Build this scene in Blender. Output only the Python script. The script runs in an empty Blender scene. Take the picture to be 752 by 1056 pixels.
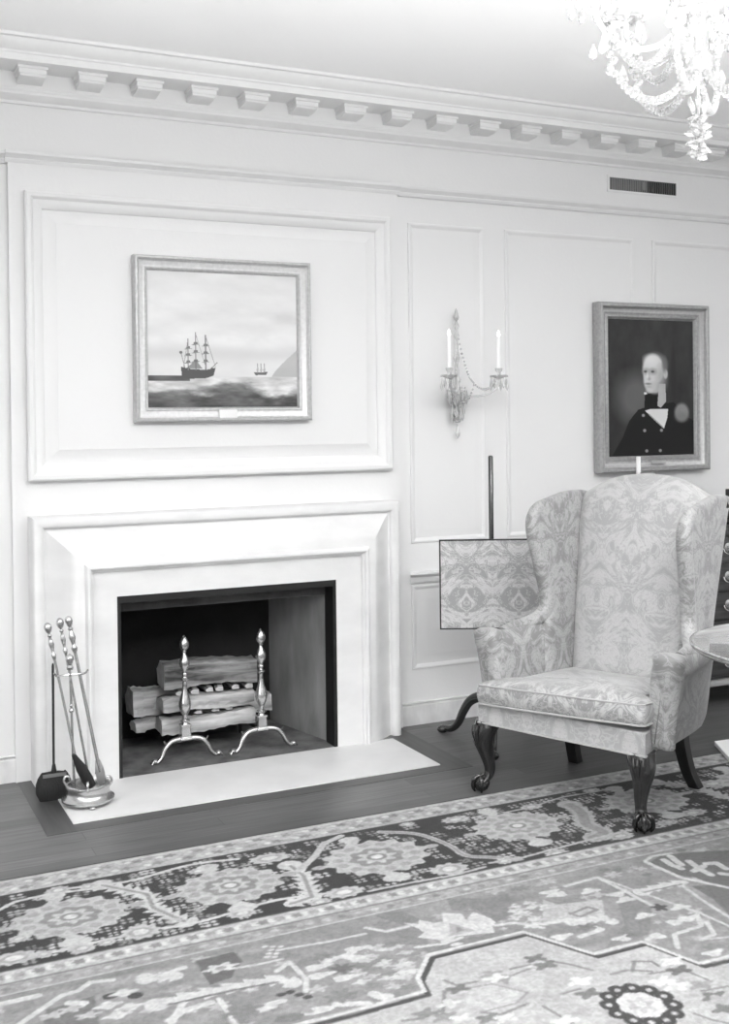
import bpy, bmesh, math, random
import numpy as np
from math import sin, cos, pi, radians
from mathutils import Vector, Matrix
random.seed(7); rng = np.random.default_rng(7)
sc = bpy.context.scene
col = sc.collection

# ------------------------------------------------------------------ camera
FPX, YAW, PIT, ROL, PCX, PCY = 1172.96, radians(25.5075), radians(-0.3966), radians(-0.6585), 376.0, 441.1
EYE, DIST = 1.52, 5.008
_F = np.array([sin(YAW)*cos(PIT), cos(YAW)*cos(PIT), sin(PIT)])
_r0 = np.array([cos(YAW), -sin(YAW), 0.0]); _u0 = np.cross(_r0, _F)
_r = _r0*cos(ROL)+_u0*sin(ROL); _u = -_r0*sin(ROL)+_u0*cos(ROL)
CAM = np.array([0, -DIST, EYE])
def ray(px, py): return _r*((px-PCX)/FPX) - _u*((py-PCY)/FPX) + _F
def on_floor(px, py, z=0.0):
    d = ray(px, py); return CAM + d*((z-EYE)/d[2])
def on_wall(px, py, y=0.0):
    d = ray(px, py); return CAM + d*((y+DIST)/d[1])
def at_dist(px, py, dist):
    d = ray(px, py); return CAM + d*(dist/math.hypot(d[0], d[1]))
cd = bpy.data.cameras.new('camera'); cam = bpy.data.objects.new('camera', cd); col.objects.link(cam)
cd.sensor_fit = 'VERTICAL'; cd.sensor_height = 36; cd.sensor_width = 36
cd.lens = FPX/1056*36; cd.shift_y = -(528-PCY)/1056; cd.clip_start = 0.05
m = Matrix.Identity(4)
for i in range(3):
    m[i][0], m[i][1], m[i][2], m[i][3] = _r[i], _u[i], -_F[i], CAM[i]
cam.matrix_world = m
sc.camera = cam

# ------------------------------------------------------------------ materials
def lin(v):
    v = v/255.0
    return v/12.92 if v <= 0.04045 else ((v+0.055)/1.055)**2.4
def new_mat(name):
    mt = bpy.data.materials.new(name); mt.use_nodes = True
    nt = mt.node_tree; b = nt.nodes['Principled BSDF']
    return mt, nt, b
def N(nt, t, **kw):
    n = nt.nodes.new(t)
    for k, v in kw.items(): setattr(n, k, v)
    return n
def setin(n, **kw):
    for k, v in kw.items(): n.inputs[k.replace('_', ' ')].default_value = v
def g4(v): return (v, v, v, 1)
def plain(name, g, rough=.5, metal=0, coat=0, noise=0, nscale=20, bump=0, bscale=80, stretch=(1, 1, 1), spec=None, detail=4):
    mt, nt, b = new_mat(name); L = nt.links.new
    c = lin(g); setin(b, Base_Color=g4(c), Roughness=rough, Metallic=metal)
    if coat: b.inputs['Coat Weight'].default_value = coat; b.inputs['Coat Roughness'].default_value = .15
    if spec is not None: b.inputs['Specular IOR Level'].default_value = spec
    if noise or bump:
        tc = N(nt, 'ShaderNodeTexCoord'); mp = N(nt, 'ShaderNodeMapping'); mp.inputs['Scale'].default_value = stretch
        L(tc.outputs['Object'], mp.inputs['Vector'])
    if noise:
        nz = N(nt, 'ShaderNodeTexNoise'); setin(nz, Scale=nscale, Detail=detail); L(mp.outputs[0], nz.inputs['Vector'])
        rp = N(nt, 'ShaderNodeValToRGB'); e = rp.color_ramp.elements
        e[0].position = .3; e[1].position = .7; e[0].color = g4(c*(1-noise)); e[1].color = g4(min(1, c*(1+noise)))
        L(nz.outputs['Fac'], rp.inputs[0]); L(rp.outputs[0], b.inputs['Base Color'])
    if bump:
        nz2 = N(nt, 'ShaderNodeTexNoise'); setin(nz2, Scale=bscale, Detail=3); L(mp.outputs[0], nz2.inputs['Vector'])
        bp = N(nt, 'ShaderNodeBump'); setin(bp, Strength=bump, Distance=.01); L(nz2.outputs['Fac'], bp.inputs['Height']); L(bp.outputs[0], b.inputs['Normal'])
    return mt
def painted(name, rough=.6, bump=0, bscale=400, spec=.3, sheen=0):
    mt, nt, b = new_mat(name); L = nt.links.new
    a = N(nt, 'ShaderNodeVertexColor', layer_name='paint'); setin(b, Roughness=rough)
    b.inputs['Specular IOR Level'].default_value = spec
    if sheen: b.inputs['Sheen Weight'].default_value = sheen
    L(a.outputs['Color'], b.inputs['Base Color'])
    if bump:
        tc = N(nt, 'ShaderNodeTexCoord'); nz = N(nt, 'ShaderNodeTexNoise'); setin(nz, Scale=bscale, Detail=2); L(tc.outputs['Object'], nz.inputs['Vector'])
        bp = N(nt, 'ShaderNodeBump'); setin(bp, Strength=bump, Distance=.004); L(nz.outputs['Fac'], bp.inputs['Height']); L(bp.outputs[0], b.inputs['Normal'])
    return mt
def damask(name, comb, lo=150, hi=196, w=.30, h=.44, off=0.0, s1=12, s2=33, thr=.5, rlo=.45, rhi=.7):
    """woven damask: mirrored scrolling leaves; comb gives the two cloth directions as weights of local x, y, z"""
    mt, nt, b = new_mat(name); L = nt.links.new
    tc = N(nt, 'ShaderNodeTexCoord')
    def M_(op, a, bb=None):
        n = N(nt, 'ShaderNodeMath', operation=op)
        for i, x in enumerate((a, bb)):
            if x is None: continue
            if isinstance(x, (int, float)): n.inputs[i].default_value = x
            else: L(x, n.inputs[i])
        return n.outputs[0]
    def dot(c):
        n = N(nt, 'ShaderNodeVectorMath', operation='DOT_PRODUCT'); L(tc.outputs['Object'], n.inputs[0]); n.inputs[1].default_value = c; return n.outputs['Value']
    A, B = dot(comb[0]), dot(comb[1])
    pa = M_('PINGPONG', M_('ADD', A, off), w/2)
    # half-drop ogee: the mirror axis swings with height
    og = M_('MULTIPLY', M_('SINE', M_('MULTIPLY', B, 2*pi/h)), w*.22)
    cb = N(nt, 'ShaderNodeCombineXYZ'); L(M_('ADD', pa, og), cb.inputs[0]); L(M_('MULTIPLY', B, .8), cb.inputs[1])
    def noise(sc_, dist, det):
        nz = N(nt, 'ShaderNodeTexNoise'); setin(nz, Scale=sc_, Detail=det, Roughness=.5, Distortion=dist); L(cb.outputs[0], nz.inputs['Vector']); return nz.outputs['Fac']
    def ramp(x, a, c_):
        r_ = N(nt, 'ShaderNodeMapRange'); r_.interpolation_type = 'SMOOTHSTEP'; L(x, r_.inputs[0]); r_.inputs[1].default_value = a; r_.inputs[2].default_value = c_; return r_.outputs[0]
    n1, n2 = noise(s1, 1.6, 1.5), noise(s2, 2.0, 1.0)
    big = ramp(n1, thr-.03, thr+.03)
    edge = M_('SUBTRACT', 1.0, ramp(M_('ABSOLUTE', M_('SUBTRACT', n1, thr-.06)), .006, .022))     # outline thread round the leaves
    vein = ramp(M_('ABSOLUTE', M_('SUBTRACT', n2, .5)), .015, .06)
    sprig = ramp(n2, .56, .62)
    ins = M_('MULTIPLY', big, M_('ADD', .45, M_('MULTIPLY', vein, .55)))
    outs = M_('MULTIPLY', M_('SUBTRACT', 1.0, big), M_('MAXIMUM', M_('MULTIPLY', sprig, .5), M_('MULTIPLY', edge, .7)))
    mx = M_('ADD', ins, outs)
    cm = N(nt, 'ShaderNodeMix', data_type='RGBA'); L(mx, cm.inputs['Factor'])
    cm.inputs[6].default_value = g4(lin(lo)); cm.inputs[7].default_value = g4(lin(hi))
    L(cm.outputs[2], b.inputs['Base Color'])
    rr = N(nt, 'ShaderNodeMapRange'); L(mx, rr.inputs[0]); rr.inputs[3].default_value = rlo; rr.inputs[4].default_value = rhi
    L(rr.outputs[0], b.inputs['Roughness'])
    b.inputs['Sheen Weight'].default_value = .2
    bp = N(nt, 'ShaderNodeBump'); setin(bp, Strength=.1, Distance=.003); L(mx, bp.inputs['Height']); L(bp.outputs[0], b.inputs['Normal'])
    return mt
def planks(name, lo, hi, rough):
    mt, nt, b = new_mat(name); L = nt.links.new
    tc = N(nt, 'ShaderNodeTexCoord')
    br = N(nt, 'ShaderNodeTexBrick'); br.offset = .37; L(tc.outputs['Object'], br.inputs['Vector'])
    setin(br, Scale=1.0, Mortar_Size=.0012, Brick_Width=1.35, Row_Height=.083, Color1=g4(lin(lo)), Color2=g4(lin(hi)), Mortar=g4(lin(lo)*.55), Bias=0.0)
    mp = N(nt, 'ShaderNodeMapping'); mp.inputs['Scale'].default_value = (2.2, 40, 1); L(tc.outputs['Object'], mp.inputs['Vector'])
    nz = N(nt, 'ShaderNodeTexNoise'); setin(nz, Scale=2.0, Detail=6, Distortion=.6); L(mp.outputs[0], nz.inputs['Vector'])
    mr = N(nt, 'ShaderNodeMapRange'); L(nz.outputs['Fac'], mr.inputs[0]); mr.inputs[1].default_value = .3; mr.inputs[2].default_value = .7; mr.inputs[3].default_value = .72; mr.inputs[4].default_value = 1.22
    mx = N(nt, 'ShaderNodeMix', data_type='RGBA', blend_type='MULTIPLY'); mx.inputs[0].default_value = 1
    L(br.outputs['Color'], mx.inputs[6]); L(mr.outputs[0], mx.inputs[7]); L(mx.outputs[2], b.inputs['Base Color'])
    setin(b, Roughness=rough)
    return mt
def wood(name, lo, hi, rough=.3, axis=0, scale=3, coat=0):
    mt, nt, b = new_mat(name); L = nt.links.new
    tc = N(nt, 'ShaderNodeTexCoord'); mp = N(nt, 'ShaderNodeMapping')
    s = [14, 14, 14]; s[axis] = 1.2; mp.inputs['Scale'].default_value = s; L(tc.outputs['Object'], mp.inputs['Vector'])
    nz = N(nt, 'ShaderNodeTexNoise'); setin(nz, Scale=scale, Detail=6, Distortion=.8); L(mp.outputs[0], nz.inputs['Vector'])
    rp = N(nt, 'ShaderNodeValToRGB'); e = rp.color_ramp.elements
    e[0].position = .32; e[1].position = .68; e[0].color = g4(lin(lo)); e[1].color = g4(lin(hi))
    L(nz.outputs['Fac'], rp.inputs[0]); L(rp.outputs[0], b.inputs['Base Color']); setin(b, Roughness=rough)
    if coat: b.inputs['Coat Weight'].default_value = coat
    return mt
def glow(name, g, strength):
    mt, nt, b = new_mat(name); setin(b, Base_Color=g4(lin(g)), Roughness=.4); b.inputs['Emission Color'].default_value = g4(1); b.inputs['Emission Strength'].default_value = strength
    return mt
def crystal(name, trans=.85, g=250, rough=.03):
    mt, nt, b = new_mat(name); setin(b, Base_Color=g4(lin(g)), Roughness=rough, IOR=1.5); b.inputs['Transmission Weight'].default_value = trans
    return mt
M = dict(
    wall=plain('wall_paint', 228, .5, bump=.05, bscale=60, spec=.3),
    ceil=plain('ceiling_paint', 248, .8, bump=.04, bscale=40),
    stone=plain('mantel_limestone', 221, .55, noise=.06, nscale=5, bump=.05, bscale=120, stretch=(1, 1, 2)),
    hearth=plain('hearth_limestone', 216, .5, noise=.05, nscale=6, bump=.04, bscale=140),
    base=plain('baseboard_marble', 220, .35, noise=.16, nscale=14, stretch=(1, 1, .5), detail=8),
    floor=planks('floor_planks', 82, 98, .42),
    border=wood('floor_border_wood', 56, 72, .4, axis=1),
    strip=wood('floor_strip_wood', 74, 88, .45, axis=0),
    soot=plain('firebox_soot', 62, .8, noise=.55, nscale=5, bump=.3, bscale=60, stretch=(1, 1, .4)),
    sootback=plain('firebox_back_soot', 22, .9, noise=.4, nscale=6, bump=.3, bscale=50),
    sootlit=plain('firebox_lit_side_soot', 128, .8, noise=.35, nscale=7, bump=.3, bscale=60, stretch=(1, 1, .35), detail=7),  # right wall's soot painted lighter, as the side that catches light
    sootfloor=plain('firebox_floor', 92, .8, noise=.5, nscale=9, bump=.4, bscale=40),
    iron=plain('black_iron', 30, .5, metal=.3),
    black=plain('black_bristle', 22, .7, bump=.5, bscale=300, stretch=(1, 1, .1)),
    brass=plain('polished_brass', 196, .26, metal=.92, bump=.02, bscale=40),
    brass_d=plain('dull_brass', 170, .4, metal=.9, noise=.15, nscale=30),
    bark=wood('log_bark', 58, 150, .85, axis=0, scale=2.2),
    logcut=wood('log_split_face', 120, 205, .85, axis=0, scale=1.6),
    logend=plain('log_end_grain', 176, .85, noise=.18, nscale=30, bump=.4, bscale=60),
    gilt=plain('gilt_frame', 158, .42, metal=.35, noise=.14, nscale=60, bump=.12, bscale=160),
    giltl=plain('light_gilt_frame', 186, .42, metal=.3, noise=.1, nscale=60, bump=.1, bscale=160),
    giltp=plain('pale_gilt_frame', 184, .42, metal=.25, noise=.12, nscale=60, bump=.1, bscale=160), giltq=plain('cream_gilt_frame', 212, .45, metal=.2, noise=.08, nscale=60, bump=.1, bscale=160),
    plaque=plain('plaque', 232, .4, metal=.1),
    plaqued=plain('grey_plaque', 176, .4, metal=.4),
    paint=painted('oil_paint', .55, bump=.05, bscale=300, spec=.2),
    rug=painted('rug_wool', .95, bump=.55, bscale=420, spec=.05, sheen=.15),
    mahog=wood('mahogany', 18, 44, .22, axis=2, coat=.5),
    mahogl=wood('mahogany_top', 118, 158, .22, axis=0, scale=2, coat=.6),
    dark=wood('ebonised_wood', 20, 34, .4, axis=2),
    chestw=wood('chest_mahogany', 34, 62, .3, axis=0, coat=.3),
    rail=plain('light_rail', 130, .4),
    cream=plain('candle_wax', 250, .5),
    flame=glow('candle_bulb', 255, 1.2),
    glass=crystal('cut_crystal', .82, 232, .03),
    glasss=crystal('sconce_crystal', .6, 246, .06),
    vent=plain('vent_slats', 120, .5, metal=.2),
    ventd=plain('vent_dark', 34, .8),
    silver=plain('silver', 205, .25, metal=.95),
    boardw=plain('white_board', 236, .6),
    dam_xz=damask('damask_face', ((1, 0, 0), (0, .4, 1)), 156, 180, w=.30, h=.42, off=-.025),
    dam_yz=damask('damask_shaded_side', ((.8, 1, 0), (0, 0, 1)), 122, 160, w=.28, h=.42, off=.05),  # same cloth as the face, shade painted in as darker tones for wings and arms
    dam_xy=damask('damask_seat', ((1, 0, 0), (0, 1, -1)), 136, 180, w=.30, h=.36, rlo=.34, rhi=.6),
    dam_scr=damask('damask_screen', ((1, 0, 0), (0, 0, 1)), 154, 200, w=.245, h=.3, s1=14, s2=34),
    welt=plain('fabric_welt', 168, .7),
)

# ------------------------------------------------------------------ object helpers
def link(name, bm, mat, parent=None, smooth=True, loc=None, rot=None, bev=0, sub=0, angle=40):
    me = bpy.data.meshes.new(name)
    bmesh.ops.recalc_face_normals(bm, faces=bm.faces)
    bm.to_mesh(me); bm.free()
    for mm in (mat if isinstance(mat, (list, tuple)) else [mat]): me.materials.append(mm)
    o = bpy.data.objects.new(name, me); col.objects.link(o)
    if parent: o.parent = parent
    if loc is not None: o.location = loc
    if rot is not None: o.rotation_euler = rot
    if smooth:
        me.polygons.foreach_set('use_smooth', [True]*len(me.polygons))
        me.set_sharp_from_angle(angle=radians(angle))
    if bev:
        md = o.modifiers.new('bevel', 'BEVEL'); md.width = bev; md.segments = 2; md.limit_method = 'ANGLE'; md.angle_limit = radians(40)
    if sub:
        md = o.modifiers.new('sub', 'SUBSURF'); md.levels = sub; md.render_levels = sub
    return o
def thing(name, label, cat, loc=(0, 0, 0), rz=0, group=None):
    o = bpy.data.objects.new(name, None); col.objects.link(o); o.empty_display_size = .1
    o.location = loc; o.rotation_euler = (0, 0, rz); o['label'] = label; o['category'] = cat
    if group: o['group'] = group
    return o
def tag(o, label, cat, group=None):
    o['label'] = label; o['category'] = cat
    if group: o['group'] = group
    return o
def struct(o): o['kind'] = 'structure'; return o
def copy_tree(o, parent=None):
    c = o.copy(); col.objects.link(c); c.parent = parent
    for ch in list(o.children): copy_tree(ch, c)
    return c
V = Vector
def quad(bm, vs, mi=0):
    f = bm.faces.new([bm.verts.new(v) for v in vs]); f.material_index = mi; return f
def box(bm, x0, x1, y0, y1, z0, z1, mi=0, mat=None):
    c = [(x, y, z) for x in (x0, x1) for y in (y0, y1) for z in (z0, z1)]
    if mat is not None: c = [mat @ V(p) for p in c]
    v = [bm.verts.new(p) for p in c]
    for idx in ((0, 1, 3, 2), (4, 6, 7, 5), (0, 4, 5, 1), (2, 3, 7, 6), (0, 2, 6, 4), (1, 5, 7, 3)):
        bm.faces.new([v[i] for i in idx]).material_index = mi
def loft(bm, rings, closed=True, cap=True, mi=0, loop=False):
    R = [[bm.verts.new(p) for p in r] for r in rings]
    n = len(R[0]); rr = list(zip(R, R[1:])) + ([(R[-1], R[0])] if loop else [])
    for a, b in rr:
        for i in range(n if closed else n-1):
            j = (i+1) % n
            bm.faces.new((a[i], a[j], b[j], b[i])).material_index = mi
    if cap and closed and not loop:
        for r in (R[0], R[-1]):
            try: bm.faces.new(r).material_index = mi
            except ValueError: pass
    return R
def lathe(bm, prof, c=(0, 0, 0), seg=20, mi=0, mat=None, sx=1, sy=1):
    """prof: list of (radius, z)"""
    rings = []
    for r, z in prof:
        ring = [V((c[0]+max(r, 1e-4)*sx*cos(2*pi*k/seg), c[1]+max(r, 1e-4)*sy*sin(2*pi*k/seg), c[2]+z)) for k in range(seg)]
        if mat is not None: ring = [mat @ p for p in ring]
        rings.append(ring)
    loft(bm, rings, mi=mi)
def frames(path, up=V((0, 0, 1))):
    out = []; P = [V(p) for p in path]
    nrm = None
    for i, p in enumerate(P):
        t = (P[min(i+1, len(P)-1)]-P[max(i-1, 0)]).normalized()
        if nrm is None:
            a = up if abs(t.dot(up)) < .95 else V((1, 0, 0))
            nrm = (a-t*a.dot(t)).normalized()
        else: nrm = (nrm-t*nrm.dot(t)).normalized()
        out.append((p, t, nrm, t.cross(nrm)))
    return out
def tube(bm, path, rad, seg=10, mi=0, flat=1.0, up=V((0, 0, 1)), cap=True, loop=False):
    n = len(path); rad = rad if isinstance(rad, (list, tuple)) else [rad]*n
    rings = [[p+nn*cos(2*pi*k/seg)*r+bb*sin(2*pi*k/seg)*r*flat for k in range(seg)] for (p, t, nn, bb), r in zip(frames(path, up), rad)]
    loft(bm, rings, mi=mi, cap=cap, loop=loop)
def spline(pts, n=8, loop=False):
    """Catmull-Rom through pts"""
    P = [np.array(p, float) for p in pts]; out = []; L = len(P)
    for i in range(L if loop else L-1):
        if loop: p0, p1, p2, p3 = P[i-1], P[i], P[(i+1) % L], P[(i+2) % L]
        else: p0, p1, p2, p3 = P[max(i-1, 0)], P[i], P[i+1], P[min(i+2, L-1)]
        for k in range(n):
            t = k/n
            out.append(.5*((2*p1)+(-p0+p2)*t+(2*p0-5*p1+4*p2-p3)*t*t+(-p0+3*p1-3*p2+p3)*t**3))
    if not loop: out.append(P[-1])
    return out
def rect_sweep(bm, x0, x1, z0, z1, prof, y0=0, mi=0, sides='all'):
    """moulding mitred round a rectangle in the XZ plane: prof = [(inset, out)], out goes towards -Y"""
    rings = []
    for ins, out in prof:
        rings.append([(x0+ins, y0-out, z0+ins), (x1-ins, y0-out, z0+ins), (x1-ins, y0-out, z1-ins), (x0+ins, y0-out, z1-ins)])
    loft(bm, rings, cap=False, mi=mi)
def sphere(bm, c, r, seg=12, rg=8, mi=0, sz=1):
    lathe(bm, [(r*sin(pi*i/rg), -r*sz*cos(pi*i/rg)) for i in range(rg+1)], c, seg, mi)
def poly_inset(P, d):
    """inset a closed 2-D polygon (CCW) by d"""
    n = len(P); out = []
    P = [np.array(p, float) for p in P]
    ar = sum(P[i][0]*P[(i+1) % n][1]-P[(i+1) % n][0]*P[i][1] for i in range(n)); s = 1 if ar > 0 else -1
    for i in range(n):
        a = P[i]-P[i-1]; b = P[(i+1) % n]-P[i]
        na = np.array([-a[1], a[0]])*s/(np.linalg.norm(a)+1e-9); nb = np.array([-b[1], b[0]])*s/(np.linalg.norm(b)+1e-9)
        q = na+nb; q = q/(np.dot(q, q)/2+1e-3) if np.linalg.norm(q) > .3 else na
        out.append(P[i]+q*d)
    return out

# ================================================================== THE ROOM
XL, XR, YF = -2.4, 7.2, -5.6
CX = 1.645                                    # axis of the chimney breast
bm = bmesh.new(); box(bm, XL, XR, 0, .16, 0, 3.12); 
# firebox hole cut by rebuilding the wall around the opening
bm.free(); bm = bmesh.new()
OX0, OX1, OZ1 = 1.05, 2.22, .84
box(bm, XL, OX0, 0, .16, 0, 3.12); box(bm, OX1, XR, 0, .16, 0, 3.12); box(bm, OX0, OX1, 0, .16, OZ1, 3.12)
wall_b = struct(link('wall_back', bm, M['wall'], smooth=False))
BRY = .03
bm = bmesh.new(); BX0, BX1 = .722, 2.568
box(bm, BX0, OX0, -BRY, 0, 0, 2.63); box(bm, OX1, BX1, -BRY, 0, 0, 2.63); box(bm, OX0, OX1, -BRY, 0, OZ1, 2.63)
struct(link('wall_chimney', bm, M['wall'], smooth=False))
bm = bmesh.new(); box(bm, XR, XR+.16, YF, .16, 0, 3.12); struct(link('wall_right', bm, M['wall'], smooth=False))
bm = bmesh.new(); box(bm, XL, XR, YF, 0, -.1, 0); struct(link('floor', bm, M['floor'], smooth=False))
bm = bmesh.new(); box(bm, XL, XR, YF, .16, 3.09, 3.2); struct(link('ceiling', bm, M['ceil'], smooth=False))
# floor borders round the hearth and the strip by the rug
bm = bmesh.new(); HX0, HX1, HY = .84, 2.43, -.648
box(bm, .728, HX0-.002, -.728, -.02, 0, .0015); box(bm, HX1+.002, 2.55, -.728, -.02, 0, .0015)
struct(link('trim_1', bm, M['border'], smooth=False))
bm = bmesh.new(); box(bm, HX0-.002, HX1+.002, -.728, HY-.002, 0, .0015); struct(link('trim_2', bm, M['strip'], smooth=False))
bm = bmesh.new(); box(bm, XL, XR-.3, -1.07, -1.0, 0, .0012); struct(link('trim_3', bm, M['strip'], smooth=False))

def run(bm, prof, x0, x1, y0=0.0):
    """horizontal moulding along X; prof = [(out, z)]"""
    loft(bm, [[(x0, y0-o, z) for o, z in prof], [(x1, y0-o, z) for o, z in prof]])
# cornice: bed mould, corona, cyma, with a row of modillion blocks
bm = bmesh.new()
run(bm, [(0, 2.88), (.012, 2.88), (.016, 2.892), (.03, 2.9), (.048, 2.914), (.05, 2.925), (.055, 2.925), (.058, 2.935), (.062, 2.935), (.062, 3.0), (.225, 3.0), (.225, 3.028),
        (.232, 3.03), (.235, 3.038), (.255, 3.048), (.272, 3.062), (.28, 3.076), (.298, 3.078), (.302, 3.09), (0, 3.09)], XL, XR)
cornice = struct(link('trim_4', bm, M['wall']))
bmod = None
for k in range(-12, 26):
    xr = .864+.2457*k
    if bmod is None:
        bm = bmesh.new(); w = .112; z0 = 2.962
        # bracket: fascia block, a cap fillet and a small ovolo on its underside
        box(bm, -w, 0, -.168, -.062, z0+.006, 2.99); box(bm, -w-.006, .006, -.176, -.062, 2.988, 3.0)
        loft(bm, [[(x, -.162, z0+.008), (x, -.158, z0-.002), (x, -.13, z0-.009), (x, -.062, z0-.013), (x, -.062, z0+.008)] for x in (-w+.004, -.004)])
        bmod = link('modillion', bm, M['wall'], cornice, bev=.0015); o = bmod
    else:
        o = bmod.copy(); col.objects.link(o)
    o.location = (xr, 0, 0)
# picture rail
bm = bmesh.new()
pr = [(0, 2.622), (.012, 2.624), (.018, 2.632), (.02, 2.64), (.016, 2.643), (.024, 2.652), (.034, 2.66), (.036, 2.672), (.03, 2.674), (0, 2.678)]
run(bm, pr, XL, BX0, 0); run(bm, pr, BX1, XR, 0)
run(bm, pr, BX0-.012, BX1+.012, -BRY*.6); struct(link('trim_5', bm, M['wall']))
# baseboards
bp_ = [(0, .0), (.018, .0), (.018, .094), (.014, .098), (.003, .099), (.003, .105), (.014, .106), (.014, .110), (0, .112)]
bm = bmesh.new(); run(bm, bp_, XL, .79); struct(link('baseboard_left', bm, M['base']))
bm = bmesh.new(); run(bm, bp_, 2.50, XR); struct(link('baseboard_right', bm, M['base']))
# the raised overmantel panel
bm = bmesh.new(); ZP0, ZP1, XP0, XP1 = 1.276, 2.506, .785, 2.512
prof = [(0, 0), (0, .034), (.008, .04), (.022, .04), (.03, .034), (.034, .028), (.046, .026), (.064, .018), (.072, .012), (.074, .006), (.09, .006), (.128, .02), (.13, .021)]
rect_sweep(bm, XP0, XP1, ZP0, ZP1, prof, -BRY)
quad(bm, [(XP0+.13, -BRY-.021, ZP0+.13), (XP1-.13, -BRY-.021, ZP0+.13), (XP1-.13, -BRY-.021, ZP1-.13), (XP0+.13, -BRY-.021, ZP1-.13)])
struct(link('trim_6', bm, M['wall'], angle=25))
# sunk panels on the right-hand wall and, mirrored, on the left
def wall_panel(n, x0, x1, z0, z1, big=False):
    bm = bmesh.new()
    p = [(-.003, 0), (0, .007), (.008, .009), (.016, .006), (.02, .003), (.024, .0015)] + ([(.034, .0015), (.07, .012), (.072, .012)] if big else [(.03, .0015), (.06, .006), (.062, .006)])
    rect_sweep(bm, x0, x1, z0, z1, p, 0)
    i, o_ = p[-1]
    quad(bm, [(x0+i, -o_, z0+i), (x1-i, -o_, z0+i), (x1-i, -o_, z1-i), (x0+i, -o_, z1-i)])
    struct(link('trim_%d' % n, bm, M['wall'], angle=20))
pn = 7
for x0, x1 in ((2.64, 3.075), (3.205, 4.035), (4.17, 5.0), (5.14, 5.97), (6.1, 6.93)):
    wall_panel(pn, x0, x1, .905, 2.495); wall_panel(pn+1, x0, x1, .275, .695, True); pn += 2
for x0, x1 in ((.215, .58), (-.745, .085)):
    wall_panel(pn, x0, x1, .905, 2.495); wall_panel(pn+1, x0, x1, .275, .695, True); pn += 2
# chair rail, its end returned short of the chimney breast
bm = bmesh.new()
rp_ = [(0, .705), (.012, .705), (.016, .712), (.018, .732), (.03, .745), (.036, .748), (.036, .757), (.03, .76), (0, .76)]
loft(bm, [[(x + (.02*(1-o/.036)), -o, z) for o, z in rp_] for x in (2.615,)] + [[(XR, -o, z) for o, z in rp_]])
struct(link('trim_%d' % pn, bm, M['wall'], angle=25)); pn += 1
bm = bmesh.new(); loft(bm, [[(XL, -o, z) for o, z in rp_], [(.60, -o, z) for o, z in rp_]]); struct(link('trim_%d' % pn, bm, M['wall'], angle=25)); pn += 1

# ================================================================== FIREPLACE
fp = thing('fireplace', 'pale limestone fireplace with stepped bolection surround and black firebox', 'fireplace', (CX, -.04, 0))
def local(o, t):
    """parent o under t keeping its world-space mesh"""
    o.parent = t; o.matrix_parent_inverse = Matrix.Translation(t.location).inverted() if t.rotation_euler[2] == 0 else t.matrix_basis.inverted(); return o
MX0, MX1, MZ = .784, 2.506, 1.127
prof = [(0, .03), (0, .128), (.004, .138), (.012, .146), (.024, .15), (.036, .148), (.044, .142), (.048, .136), (.05, .124), (.058, .124), (.066, .129), (.08, .139), (.1, .153), (.12, .17), (.145, .189),
        (.17, .202), (.19, .209), (.2, .212), (.203, .217), (.21, .225), (.218, .227), (.224, .223), (.226, .213), (.232, .211), (.236, .207), (.237, .197), (.25, .196)]
def jamb_sweep(bm, x0, x1, z1, prof):
    rings = [[(x0+i, -o, 0), (x0+i, -o, z1-i), (x1-i, -o, z1-i), (x1-i, -o, 0)] for i, o in prof]
    loft(bm, rings, closed=False)
bm = bmesh.new(); jamb_sweep(bm, MX0, MX1, MZ, prof)
local(link('surround', bm, M['stone'], angle=30), fp)
SX0, SX1, SZ = 1.122, 2.142, .781
bm = bmesh.new()
YS = -.196
for a in ((MX0+.245, SX0, 0, MZ-.245), (SX1, MX1-.245, 0, MZ-.245), (SX0, SX1, SZ, MZ-.245)):
    box(bm, a[0], a[1], YS, -.03, a[2], a[3])
local(link('stone_slip', bm, M['stone'], smooth=False), fp)
bm = bmesh.new(); t = .016
for a in ((SX0, SX0+t, 0, SZ), (SX1-t, SX1, 0, SZ), (SX0+t, SX1-t, SZ-.03, SZ)): box(bm, a[0], a[1], YS+.004, YS+.10, a[2], a[3])
local(link('iron_frame', bm, M['iron'], smooth=False), fp)
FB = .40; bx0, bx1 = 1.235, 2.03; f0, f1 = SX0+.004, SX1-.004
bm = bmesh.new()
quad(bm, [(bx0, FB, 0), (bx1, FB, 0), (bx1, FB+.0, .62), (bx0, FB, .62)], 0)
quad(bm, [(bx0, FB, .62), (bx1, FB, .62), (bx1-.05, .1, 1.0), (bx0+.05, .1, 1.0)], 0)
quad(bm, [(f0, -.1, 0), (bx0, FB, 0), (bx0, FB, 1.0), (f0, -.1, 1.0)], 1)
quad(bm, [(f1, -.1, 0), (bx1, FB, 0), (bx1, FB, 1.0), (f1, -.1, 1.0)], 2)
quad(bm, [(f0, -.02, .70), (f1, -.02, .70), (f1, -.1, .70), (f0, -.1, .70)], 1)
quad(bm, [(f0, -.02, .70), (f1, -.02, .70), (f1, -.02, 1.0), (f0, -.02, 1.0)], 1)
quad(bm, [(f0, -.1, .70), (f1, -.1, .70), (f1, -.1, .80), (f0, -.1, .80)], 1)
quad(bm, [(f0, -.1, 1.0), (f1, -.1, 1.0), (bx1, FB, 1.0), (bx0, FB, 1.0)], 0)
local(link('firebox', bm, [M['sootback'], M['soot'], M['sootlit']], smooth=False), fp)
bm = bmesh.new(); box(bm, f0, f1, YS+.01, FB, .0, .006); local(link('firebox_floor', bm, M['sootfloor'], smooth=False), fp)
bm = bmesh.new(); box(bm, HX0, HX1, HY, YS+.0095, 0, .005)
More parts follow.
